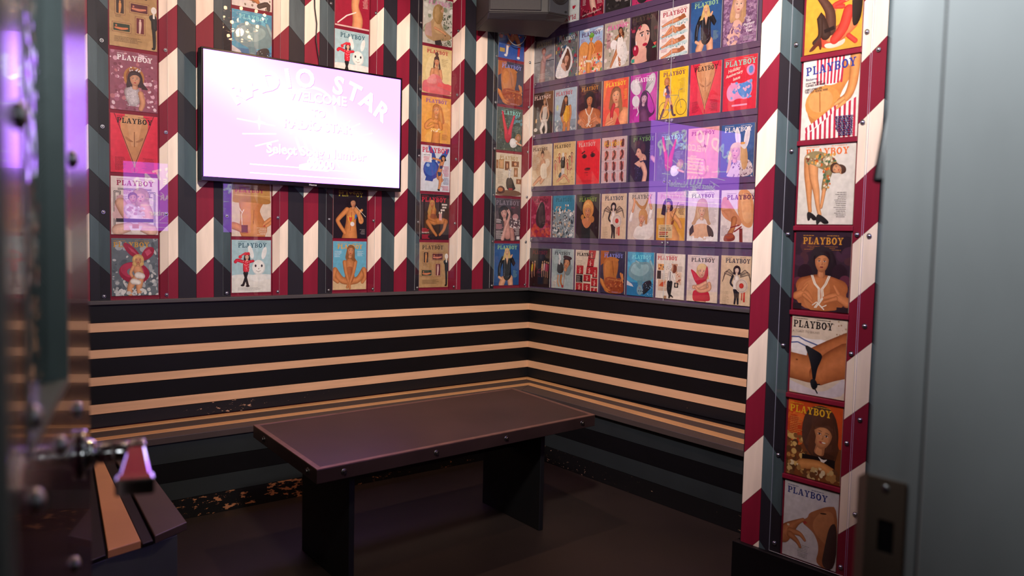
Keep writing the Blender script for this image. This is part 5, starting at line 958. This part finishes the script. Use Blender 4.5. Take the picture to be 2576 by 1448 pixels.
@des
def hairup():
    a = Art('d8c4b2').R(0, 0, 100, 60, 'd4c0b0').M('6a6058', 14, 112, 76).P([(20, 0), (26, 26), (40, 40), (74, 38), (84, 56), (96, 60), (100, 0)], 'e6ddd4').L([(84, 64, 8), (88, 84, 7)], 'e8e0d8').L([(10, 56, 8), (16, 76, 7)], 'e6ddd4').L([(18, 78, 4.4), (24, 104, 4), (22, 112, 4)], 'd89c74').L([(88, 86, 4.4), (80, 112, 4), (84, 122, 3.4)], 'd89c74').P([(24, 106), (36, 92), (52, 82), (66, 82), (72, 98), (80, 116), (72, 112), (62, 92), (44, 94), (30, 110)], 'c08850').P([(40, 60), (44, 80), (58, 86), (72, 80), (76, 58), (68, 54)], 'c89258').F(54, 58, 14, 'dea27c', 'cf9a5c', 'none', -10, 'b83c3c').P([(42, 62), (46, 76), (60, 80), (70, 72), (60, 70), (50, 68)], 'cf9a5c').P([(66, 66), (76, 70), (74, 42), (66, 44)], 'c08850').T(16, 12, 60, 3, 'a89484', 3, .7); return a
@des
def violin():
    a = Art('e2b878').R(0, 0, 100, 60, 'd69a34').R(0, 86, 100, 131, 'd8b4b4').M('d08aa0', 12, 112, 76).L([(44, 74, 14), (40, 50, 14), (52, 24, 20), (60, 4, 24)], 'd8985c').L([(56, 70, 8), (78, 50, 7), (86, 36, 6)], 'd8985c').L([(60, 74, 5), (68, 82, 4)], 'd8985c').F(40, 94, 12, 'd8a080', '33202c', 'big', 10).P([(22, 100), (16, 70), (30, 66), (34, 90)], '33202c').ln([(76, 102), (56, 54)], .8, '3a241c').E(58, 48, 4, 8, '8a4a24', -30).T(74, 96, 22, 8, '5a3c20', 3.6, 1.6, 1).R(8, 6, 58, 42, 'd8bc8c').T(16, 39, 34, 1, '4a2c1c', 3, 1).W('THE MAN WITH', 33, 31, 5, '2a1c14', 0, 'CENTER', .08).W('THE GOLDEN GUN', 33, 26, 5, '2a1c14', 0, 'CENTER', .08).T(12, 23, 42, 2, 'a8281e', 5, 3.2).T(14, 12, 38, 1, '2a1c14', 3, 3); return a
@des
def longhair():
    a = Art('e4d8d6').R(0, 0, 100, 20, 'eae4e2').M('5a2a5c', 12, 111, 74, 10).T(70, 100, 26, 20, '9a8a90', 3, .7).P([(8, 30), (28, 44), (64, 46), (84, 30), (88, 10), (60, 4), (30, 6), (6, 14)], 'd8aa88').P([(8, 30), (20, 44), (24, 24), (10, 12)], '4a3c3a').P([(64, 46), (86, 30), (90, 10), (74, 8), (68, 24)], '3a2e30').P([(28, 84), (32, 104), (48, 112), (64, 104), (68, 84), (72, 52), (80, 44), (68, 40), (60, 60), (34, 58), (26, 40), (12, 44), (24, 56)], 'c49a74').P([(32, 88), (36, 104), (48, 108), (44, 70), (34, 50)], 'd4b08c').F(48, 76, 14, 'e2b69c', 'c89e78', 'none', 0, 'c8503c').P([(32, 82), (34, 100), (48, 106), (62, 100), (64, 82), (48, 86)], 'cfa884').B(30, ['eee8e6', 'e6dedc'], 10, 0, 90, 10, 3, 6); return a
@des
def heel():
    a = Art('e2d6d2').P([(50, 131), (84, 131), (100, 96), (100, 46), (90, 34), (70, 40), (56, 60), (50, 84)], 'd4935c').P([(58, 120), (78, 124), (92, 92), (94, 52), (80, 44), (66, 60)], 'e0a874').P([(0, 108), (0, 66), (40, 46), (62, 40), (66, 52), (44, 78), (24, 104), (14, 116)], 'd08c60').P([(4, 96), (6, 74), (42, 54), (38, 74)], 'dca078').P([(0, 80), (40, 50), (58, 54), (30, 84)], 'c88458').L([(42, 56, 9), (38, 34, 7), (30, 20, 8)], 'b4703c').ln([(32, 36), (58, 42)], 1.6, '8a2c24').P([(10, 4), (14, 18), (34, 24), (48, 14), (44, 2), (16, 0)], '8a3420').E(28, 14, 14, 6, 'a8502c').P([(58, 34), (68, 34), (70, 0), (60, 0)], '7a2c1e').ln([(44, 26), (64, 38)], 1.8, '8a2c24').T(4, 40, 26, 9, '7a6c70', 3, 1).M('5a1f50', 18, 106, 84); return a
@des
def dancers():
    a = Art('241c1e').B(30, ['30262a', '1c1618', '3a3034'], r0=6, r1=14).M('7c2426', 14, 110, 74).R(0, 0, 100, 40, '1c1618')
    for x, y, c in ((14, 66, 'c8b43c'), (26, 70, 'b86a3c'), (64, 70, 'd8a878'), (74, 72, 'd0a4a4'), (84, 70, 'b84860'), (92, 68, '8a2a44')): a.L([(x, y+6, 4), (x-2, y-14, 4)], c).L([(x-2, y-16, 2), (x-1, y-36, 1.6)], 'b08068').E(x+1, y+14, 3, 3.6, 'c09070')
    a.ln([(46, 58), (62, 62), (56, 50), (40, 50), (46, 58)], .8, '8a2440').ln([(34, 46), (60, 46)], .7, '7a2038').ln([(44, 36), (56, 34)], .7, '6a2030'); return a
@des
def hatlady():
    a = Art('a9b8b8').B(16, ['b2c0c0', '9eaeae'], r0=12, r1=20).M('241f24', 13, 111, 72, 10).E(74, 70, 18, 26, '7c8a8c').P([(26, 78), (36, 88), (54, 82), (58, 52), (26, 48)], '3c3834').L([(36, 92, 5), (36, 82, 4)], 'd8d4d0').E(38, 104, 5, 12, 'e2dedc', 20).R(26, 44, 54, 50, '8aa0a8').L([(32, 42, 4), (30, 22, 3), (36, 8, 3)], 'c8946c').L([(46, 42, 5), (44, 22, 4), (54, 6, 3)], 'b8743c').ln([(64, 60), (56, 6)], 1.3, 'b07a64').F(70, 84, 17, 'd09268', '4a2a24', 'none', -14, 'b83c34').P([(52, 104), (60, 112), (96, 104), (90, 94), (62, 96)], '42262e').P([(56, 100), (54, 72), (62, 88)], '3a221f').P([(6, 20), (26, 30), (22, 2), (6, 0)], 'd6d0c8').T(8, 22, 16, 8, '6a6464', 2.6, .9).R(48, 4, 58, 12, 'a83c38'); return a
@des
def redcards():
    a = Art('ddc9b2').M('2a1e1c', 7, 111, 72, 10).T(6, 96, 26, 7, '9a8470', 3, .8)
    for x0, y0, x1, y1, sk in ((56, 104, 86, 131, 4), (52, 78, 80, 104, 4), (48, 54, 76, 78, 3), (6, 52, 36, 80, 1), (38, 30, 68, 52, 0), (76, 44, 97, 78, 0), (38, 0, 68, 24, 0), (72, 16, 98, 42, 0), (5, 0, 34, 24, 0), (72, 0, 98, 12, 0)):
        a.P([(x0, y0), (x1, y0), (x1+sk, y1), (x0+sk, y1)], 'b0242c').P([(x0, y0), (x1, y0), (x1, y0+2), (x0, y0+2)], '3a1418'); cx = (x0+x1)/2; a.L([(cx, y0+5, 3), (cx+1, (y0+y1)/2, 2.4)], 'd8a090').E(cx+1, (y0+y1)/2+5, 2, 2.4, 'e0b8a4').ln([(cx-6, y0+16), (cx+7, y0+10)], .8, 'd8a090')
    a.R(5, 26, 34, 50, '1e1a1c').T(8, 46, 22, 6, 'c8beb4', 3.4, 1).M('2a1e1c', 7, 111, 72, 10, top=False); return a
@des
def collage():
    a = Art('e6dacc').M('c0202c', 4, 112, 70, 11)
    a.R(6, 82, 28, 100, 'd89a5c').B(8, ['c85a34', 'e8c888', '6a4a34'], 7, 83, 27, 99, 1.6, 3.4).R(4, 56, 18, 80, '2c2a2e').R(54, 76, 76, 102, 'c89a7c').P([(60, 100), (72, 98), (74, 84), (66, 74), (58, 76), (62, 88)], '7a3c24').R(8, 32, 38, 54, 'd8b090').P([(12, 36), (30, 34), (34, 50), (20, 46)], 'c8542c').R(8, 22, 40, 31, 'd0b49c').R(70, 42, 90, 78, 'dcc0a8').B(16, ['b85a3c', 'd8a080', '8a4a34'], 71, 43, 89, 77, 1.4, 2.6).R(66, 34, 80, 48, '2a2424').E(73, 41, 3.4, 5, 'd8c0ac').R(74, 80, 92, 96, 'c8bcb0').T(20, 72, 22, 8, '9a8c80', 2.6, .8)
    a.L([(52, 74, 8), (50, 58, 8)], 'e8e2da').L([(60, 72, 3.4), (68, 56, 3)], 'e4ddd4').ln([(51, 78), (51, 52)], 1.2, '2a2426').L([(46, 48, 5), (45, 26, 4), (52, 8, 3)], '1d1a1d').L([(55, 48, 5), (53, 24, 4), (50, 4, 3)], '1d1a1d').L([(56, 10, 2.6), (62, 6, 2)], '1d1a1d').E(50, 94, 7, 8, 'e0d8d0').B(16, ['8a8078', 'b8aea4'], 36, 84, 60, 108, .7, 2).R(28, 0, 40, 8, 'a8805c'); return a
@des
def pillow():
    a = Art('e0ccc8').R(0, 0, 100, 30, 'e2cdb8').M('1a1a24', 13, 111, 76, 11).T(6, 62, 16, 15, 'a09090', 3, .8).L([(50, 60, 17), (50, 36, 18), (48, 10, 18), (46, -4, 18)], 'd8a080').F(50, 84, 17, 'dca688', 'd8b47c', 'bob', 0, 'b8505a').P([(34, 92), (40, 106), (56, 108), (66, 94), (64, 84), (50, 96), (38, 86)], 'dcba84').P([(10, 92), (26, 84), (42, 68), (50, 66), (58, 74), (62, 96), (66, 102), (70, 90), (70, 72), (60, 54), (42, 44), (28, 54), (18, 74)], 'c0243c').P([(16, 86), (30, 76), (40, 58), (28, 58)], 'cf3c52').P([(22, 0), (20, 24), (28, 34), (50, 26), (72, 34), (80, 10), (76, 4), (40, 2)], 'c0243c').L([(24, 40, 6), (40, 42, 6), (62, 54, 5)], 'dca888').L([(74, 52, 6), (74, 38, 6), (44, 30, 5), (30, 40, 4)], 'd89e7c'); return a
# ---- pier
@des
def blackheels():
    a = Art('e0a038').R(0, 0, 100, 12, 'd89a3c').L([(82, 40, 12), (64, 28, 13), (46, 22, 12)], 'd8764a').L([(40, 20, 14), (46, 30, 12)], 'c84a34').L([(46, 26, 11), (44, 60, 9), (48, 66, 7)], 'd8905c').L([(46, 34, 9.5), (44, 62, 8.5), (28, 86, 6), (12, 104, 4)], '54342a').L([(38, 28, 9), (26, 60, 6), (28, 30, 4), (18, 18, 4)], '3c2620').P([(34, 36), (52, 40), (54, 34), (36, 30)], '241616').P([(4, 106), (14, 112), (18, 104), (10, 96)], '1e1414').P([(6, 4), (22, 20), (30, 26), (32, 6), (28, 4), (26, 14), (16, 4)], '5a2418').P([(34, 14), (60, 12), (74, 18), (70, 6), (40, 4)], 'd8c8b8').L([(76, 60, 9), (68, 34, 9), (54, 18, 8)], 'cc3c30').L([(66, 68, 4), (50, 72, 4), (74, 78, 3.6)], 'cc3c30').L([(72, 78, 3), (76, 88, 2.6)], 'dca070').L([(78, 20, 4), (90, 10, 4)], 'cc3c30').P([(80, 108), (96, 110), (100, 80), (98, 40), (84, 30), (82, 60)], '20140f').F(84, 92, 11, 'dca47c', '20140f', 'none', -10).P([(74, 98), (80, 106), (92, 106), (96, 96), (86, 100)], '20140f'); return a
@des
def redstripe():
    a = Art('e8dcd6').L([(60, 100, 26), (54, 74, 16), (40, 56, 30), (46, 30, 26)], 'd08848', False).E(38, 58, 32, 28, 'd4924e').E(34, 62, 22, 19, 'dc9e60').P([(22, 131), (26, 92), (50, 84), (70, 90), (74, 131)], 'f0e4e0')
    for i in range(8): x = 24+i*6.6; a.Q([(x, 131), (x+3.4, 131), (x+3-(i-3)*.6, 88), (x-.4-(i-3)*.6, 88)], 'b82c48')
    a.P([(6, 18), (36, 34), (60, 52), (96, 60), (98, 0), (14, 0)], 'efe2de')
    for i in range(11): x = 8+i*8.4; a.P([(x, 20+i*4), (x+4, 22+i*4), (x+5, 0), (x+1, 0)], 'b82c48')
    a.P([(6, 18), (36, 36), (62, 54), (62, 46), (36, 24), (10, 8)], 'f0e6e2')
    for i in range(8): t = i/7; a.P([(8+t*50, 19+t*32), (11.4+t*50, 21+t*32), (13+t*50, 12+t*32), (10+t*50, 9+t*32)], 'b82c48')
    a.L([(92, 131, 9), (90, 90, 8), (82, 66, 7), (68, 58, 5)], 'd08a50').L([(74, 62, 3.6), (60, 54, 2.4)], 'd8985e').L([(76, 56, 3.6), (64, 48, 2.4)], 'd8985e').ln([(32, 76), (34, 44)], .9, 'a86434').M('2a3a90', 6, 105, 88, 14, .07).W('Exclusive:', 6, 97, 5.4, '2a3a6a', .03, bold=.1).W('HOW TIM LEARY', 6, 91, 4, '2a2a3a', .03, bold=.08).W('TURNED INFORMER', 6, 87, 4, '2a2a3a', .03, bold=.08).W('JAMES JONES ON', 6, 81, 4, '2a2a3a', .03, bold=.08).W('THE LAST GOOD WAR', 6, 77, 4, '2a2a3a', .03, bold=.08).T(62, 34, 32, 9, '3a3a6a', 3.6, 2, 1); return a
@des
def bentover():
    a = Art('d9d2ca').R(0, 0, 100, 14, 'ddd4cc').M('e06a2c', 12, 113, 76, 11).L([(18, 108, 9), (18, 84, 8), (20, 60, 6), (22, 36, 4), (24, 22, 3.4)], 'cf8c58').L([(26, 106, 10), (28, 78, 8), (34, 54, 6), (38, 30, 4), (42, 16, 3.4)], 'd39462').P([(10, 114), (26, 122), (50, 116), (68, 104), (70, 92), (60, 84), (46, 88), (22, 100), (12, 100)], '8a7a54').L([(56, 90, 7), (50, 70, 6), (48, 58, 5)], '8a7a54').B(70, ['c8642c', 'e8d4b8', '4a6a4c', 'd89a4c', 'b8ac90', '7a3c2c'], 14, 96, 66, 114, 1.6, 3.2).B(20, ['c8642c', 'e8d4b8', '4a6a4c', 'd89a4c'], 44, 60, 58, 92, 1.5, 2.8).L([(48, 56, 3.6), (46, 40, 3), (44, 28, 2.4)], 'd39462').F(68, 90, 9, 'd49a70', '4a2e22', 'short', 62).P([(70, 98), (84, 94), (86, 84), (76, 80), (78, 90)], '4a2e22').P([(18, 22), (30, 18), (40, 8), (30, 6), (26, 12), (24, 6), (20, 6)], '1a1518').P([(36, 18), (48, 14), (62, 2), (50, 0), (44, 6), (40, 0), (36, 0)], '1a1518').T(66, 52, 22, 14, '8a8480', 3, .9, 1); return a
@des
def bikini():
    a = Art('d8c4b0').B(14, ['b89c84', 'a88468', 'c8ac94'], 60, 104, 100, 128, .8, 2.2).P([(0, 100), (30, 92), (70, 96), (64, 70), (40, 60), (0, 60)], 'e4dcdc').ln([(0, 94), (14, 95), (26, 90), (58, 82)], 1.1, '4a5a90').ln([(0, 84), (12, 86), (24, 82), (44, 74)], 1.1, '4a5a90')
    a.P([(0, 20), (30, 12), (60, 6), (84, 22), (101, 40), (101, -1), (-1, -1), (-1, 20)], 'd2c6cc').L([(44, 66, 14), (72, 80, 15), (104, 96, 15)], 'b0663a').L([(-6, 46, 22), (16, 44, 22), (36, 42, 22), (48, 40, 20)], 'bb7142').L([(54, 36, 18), (76, 52, 24), (104, 66, 28)], 'b86c3e').E(12, 56, 2.2, 1.3, '7a4226')
    a.P([(24, 84), (40, 78), (60, 70), (56, 58), (50, 44), (48, 24), (43, 24), (40, 44), (34, 64)], '15151d').P([(38, 26), (48, 28), (54, 16), (46, 8), (40, 14)], '15151d').ln([(46, 18), (57, 20)], 1.1, '15151d').ln([(46, 14), (53, 4)], 1.2, '15151d').M('191418', 3, 111, 72, 12).W('A TOAST TO BIKINIS', 2, 103, 5.4, '9a8a80'); return a
@des
def brunette():
    a = Art('d0521e').R(0, 0, 100, 60, '7a4422').B(20, ['e06a28', 'c8481c'], 0, 60, 40, 131, 8, 16).B(40, ['b88448', 'd8b068', '8a5a30', '5a3820'], 0, 8, 40, 70, 3, 7).P([(26, 60), (30, 110), (54, 128), (84, 122), (96, 84), (90, 40), (76, 26), (52, 34)], '4a2a1c').F(66, 76, 21, 'cf8e5e', '5a3422', 'bob', -10, 'b84a3c').P([(46, 88), (44, 108), (62, 120), (82, 112), (88, 88), (78, 96), (64, 92)], '54301f').P([(46, 96), (40, 50), (50, 40), (54, 74)], '5e3824').P([(86, 94), (96, 60), (90, 38), (82, 66)], '54301f').E(68.5, 65.2, 3.6, 1.1, 'efe2d6').R(30, 24, 90, 40, '1c1414').P([(58, 42), (66, 34), (64, 24), (70, 32), (78, 40), (68, 36)], 'e8e0d8').L([(30, 22, 9), (60, 26, 8), (84, 18, 9)], 'c8884c').B(40, ['e0cca4', 'a87c48', '6a4428', 'c8a870'], 0, 0, 100, 22, 2, 6).M('e8b028', 4, 108, 76, 12).T(5, 100, 24, 10, 'e8a050', 3, .9); return a
@des
def smoke():
    a = Art('cdc8cc').M('24347c', 6, 110, 74, 11).T(26, 26, 26, 8, '8a8688', 2.8, .8, .5).P([(62, 0), (70, 30), (60, 52), (46, 60), (36, 64), (40, 72), (46, 76), (48, 84), (60, 92), (80, 104), (100, 108), (100, 0)], 'a0623c').P([(52, 62), (64, 88), (84, 98), (96, 90), (92, 40), (76, 40)], 'b2754a').P([(86, 76), (100, 80), (100, 0), (74, 0), (78, 30)], '3a2420').E(74, 90, 6, 1.4, '3c241c', 10).P([(36, 66), (42, 69), (46, 66), (40, 63)], 'a83a34').L([(0, 34, 14), (12, 48, 11), (26, 62, 5), (38, 70, 3)], 'ac6c44').L([(14, 44, 6), (32, 44, 4), (42, 36, 2.6)], 'b4744a').L([(14, 38, 6), (28, 30, 4), (34, 22, 2.6)], 'ac6c44').E(10, 54, 2.4, 2, 'd8c8b0'); return a

# ------------------------------------------------------------------ hang the magazines
TH_ = .0035
def magazine(design, loc, rz, label, group, w=1.0, h=1.0, thick=None):
    th = thick or TH_; a = DES[design]()
    m = MB(); m.box(-CWm/2, CWm/2, -th, 0, 0, CHm, M_PAGE); o = m.build('magazine'); o.location = loc; o.rotation_euler = (0, 0, rz); o.scale = (w, 1, h)
    tag(o, label, 'magazine', group)
    c = a.build('front_cover', o); c.location = (0, -th-.00005, 0); return o
GL_ = ['column nearest the open door', 'column behind the left half of the television', 'column behind the right half of the television', 'column just right of the television', 'column nearest the corner']
LEFT = {0: ['floatring', 'keyborder', 'zipper', 'sparkle', 'paintings'], 1: ['snowfriend', 'midriff', None, None, 'underwater', 'branch'], 2: ['beachsit', 'backpaint', None, None, 'snowfriend', 'scarf'],
        3: ['paintings', 'popcorn', 'bigblue', 'polkadot', 'pinkwrap', 'ivy'], 4: ['blackshirt', 'handface', 'artroom', 'redlegs', 'denim', 'football']}
LL = {(0, 0): 'magazine cover of a red float ring with two long fins on a grey sea', (0, 1): 'pale pink magazine cover with a dark key-pattern border', (0, 2): 'red magazine cover with an open zip, on the left chevron wall', (0, 3): 'pink sparkling magazine cover of a dark-haired woman in a silver top and tiara',
 (0, 4): 'tan magazine cover of framed paintings, at the top of the column nearest the open door', (1, 0): 'pale blue snow scene magazine cover below the television, bottom of its column', (1, 1): 'magazine cover of a bare midriff under an orange top, just below the television', (1, 4): 'blue underwater magazine cover partly hidden by the top edge of the television', (1, 5): 'white magazine cover with brown shapes, cut by the top of the photo left of centre',
 (2, 0): 'magazine cover of a person sitting on sand against blue sky', (2, 1): 'black magazine cover showing a painted bare back, below the television', (2, 4): 'pale blue snow scene magazine cover above the television', (2, 5): 'dark red magazine cover with a white scarf, above the snow scene cover',
 (3, 0): 'tan magazine cover of framed paintings, bottom of the column right of the television', (3, 1): 'dark magazine cover of a seated person with a striped popcorn box', (3, 2): 'white magazine cover with a big shiny blue balloon shape with two long fins', (3, 3): 'amber magazine cover of a blonde woman looking over her shoulder', (3, 4): 'cream magazine cover of a woman in a coral pink wrap', (3, 5): 'magazine cover of a long-haired person in beige among leaves',
 (4, 0): 'dark magazine cover of a blonde in a shiny black shirt, lowest of the corner column', (4, 1): 'mauve grey magazine cover of a face resting on a hand', (4, 2): 'cream magazine cover with many framed pictures and a black-draped figure', (4, 3): 'green leafy magazine cover with raised red legs, in the column nearest the corner', (4, 4): 'orange brown magazine cover of a bare torso in denim, in the column nearest the corner', (4, 5): 'blue magazine cover of red and white football players under the corner speaker'}
for c in range(5):
    for r, d in enumerate(LEFT[c]):
        if d: magazine(d, (colx(c)+CWD/2, -.0005, ROW0+r*ROWP), 0, LL[c, r], 'magazines in the '+GL_[c])
RIGHT = [['dancers', 'hatlady', 'redcards', 'denim', 'underwater', 'collage', 'pillow', 'rosette'], ['crimson', 'crowdsea', 'blondedark', 'rosette', 'hairup', 'violin', 'longhair', 'heel'],
         ['creamsoft', 'party', 'redface', 'gridpics', 'darkprofile', 'redlegs', 'plainpink', 'headband'], ['whitestockings', 'yellowsuit', 'pearls', 'icepop', 'magentapetal', 'bicycle', 'zipper', 'popshape'],
         ['greystudio', 'whitehood', 'beachcrowd', 'whitegown', 'earring', 'fourbeach', 'blackshirt', 'purplefur'], [None, 'upsidedown', 'birthday', 'monochrome', 'pinkdress', None, None, None]]
RL = {'dancers': 'very dark magazine cover of tiny dancers, in the corner of the bottom row', 'hatlady': 'grey blue magazine cover of a woman in a dark hat, bottom row', 'redcards': 'magazine cover of scattered red cards on cream, bottom row', 'collage': 'white magazine cover with a red masthead and a collage of pictures, bottom row', 'pillow': 'pale magazine cover of a blonde hugging a red pillow',
 'crimson': 'crimson magazine cover with a dark leaf shape, beside the corner', 'crowdsea': 'blue and white magazine cover crowded with small figures', 'blondedark': 'black magazine cover of a blonde in a low black top', 'hairup': 'beige magazine cover of a blonde holding her hair up', 'violin': 'yellow magazine cover of a dark-haired woman with a thin bow', 'longhair': 'white magazine cover of a blonde with straight long hair', 'heel': 'magazine cover of a bent bare leg in a brown platform heel',
 'creamsoft': 'cream magazine cover of a soft seated figure, in the third row from the bottom', 'party': 'ochre magazine cover of a cartoon party', 'redface': 'plain red magazine cover with only eyes and lips', 'gridpics': 'dusty pink magazine cover with a grid of twelve small pictures', 'darkprofile': 'dark magazine cover of a woman looking down in a black top', 'plainpink': 'plain pink magazine cover in the purple reflection', 'headband': 'blue magazine cover of a blonde in a tall white-eared headband',
 'whitestockings': 'dark brown magazine cover of a figure in white stockings', 'yellowsuit': 'magazine cover of a long-haired woman in a yellow swimsuit', 'icepop': 'orange magazine cover of a smiling woman with a red ice pop', 'magentapetal': 'magenta magazine cover with silver petals', 'bicycle': 'bright yellow magazine cover with a bicycle', 'popshape': 'red magazine cover with pink and blue patches and slanted white script',
 'greystudio': 'grey magazine cover with a dark bar across it, beside the corner', 'whitehood': 'colourful magazine cover of a face in a large white hood', 'beachcrowd': 'magazine cover of a green-capped figure on a crowded cartoon beach', 'whitegown': 'magazine cover of a reclining woman in a white gown under a pink masthead', 'earring': 'dark magazine cover of a close face with a big red earring', 'fourbeach': 'white magazine cover with four figures lying on beach towels', 'purplefur': 'magazine cover of a woman wrapped in purple fur',
 'upsidedown': 'white magazine cover hung upside down beside the corner speaker', 'birthday': 'dark red magazine cover with a curved white banner, in the top row', 'monochrome': 'black and white magazine cover in the top row', 'pinkdress': 'hot pink magazine cover of a black dress, cut by the top of the photo'}
RX = {('denim', 0): 'orange brown magazine cover of a bare torso in denim, bottom row of the right wall', ('underwater', 0): 'blue underwater magazine cover, bottom row of the right wall', ('rosette', 0): 'tan magazine cover with a round rosette, bottom right of the case', ('rosette', 1): 'beige magazine cover with a round rosette, second row from the bottom', ('redlegs', 2): 'leafy magazine cover with raised red legs, under the purple reflection', ('pearls', 3): 'brown magazine cover of a woman with pearl strands, on the right wall', ('zipper', 3): 'red magazine cover with an open zip, left of the red cover with slanted white script', ('blackshirt', 4): 'blue magazine cover of a blonde in a shiny black shirt, upper right wall'}
rows_ = ['bottom row', 'second row', 'third row', 'fourth row', 'fifth row', 'top row']
rr = random.Random(3)
for r in range(6):
    for j in range(8):
        d = RIGHT[r][j]
        if not d: continue
        pit = [.2225, .2205, .2195, .2195, .2175, .2175][r]; y = -(.004+pit*j+.1025+(.004 if r < 2 else -.004)); w = .955
        z = RZ[r]-(.002 if r else 0); hh = .925 if r == 0 else .985
        magazine(d, (-.0042, y, z), -math.pi/2, RX.get((d, r)) or RL[d], 'magazines in the %s of the case' % rows_[r], w, hh*rr.uniform(.99, 1.01), .005)
PIER = [('blackheels', 1.998, 'yellow magazine cover of a dark-haired woman in black stockings, top of the pier'), ('redstripe', 1.696, 'magazine cover of red and white striped swimwear'), ('bentover', 1.395, 'white magazine cover of a person bending down to black platform shoes'), ('pearls', 1.089, 'brown magazine cover of a woman with pearl strands, on the chevron pier'), ('bikini', .783, 'magazine cover of a black bikini on a white towel'), ('brunette', .479, 'orange magazine cover of a smiling brunette with a fringe'), ('smoke', .172, 'pale magazine cover of a face in profile with raised fingers, lowest on the pier')]
for d, z, l in PIER: magazine(d, (PX-.0005, -2.677, z), -math.pi/2, l, 'magazines on the chevron pier', 1.0, 1.015)
bpy.context.view_layer.update()
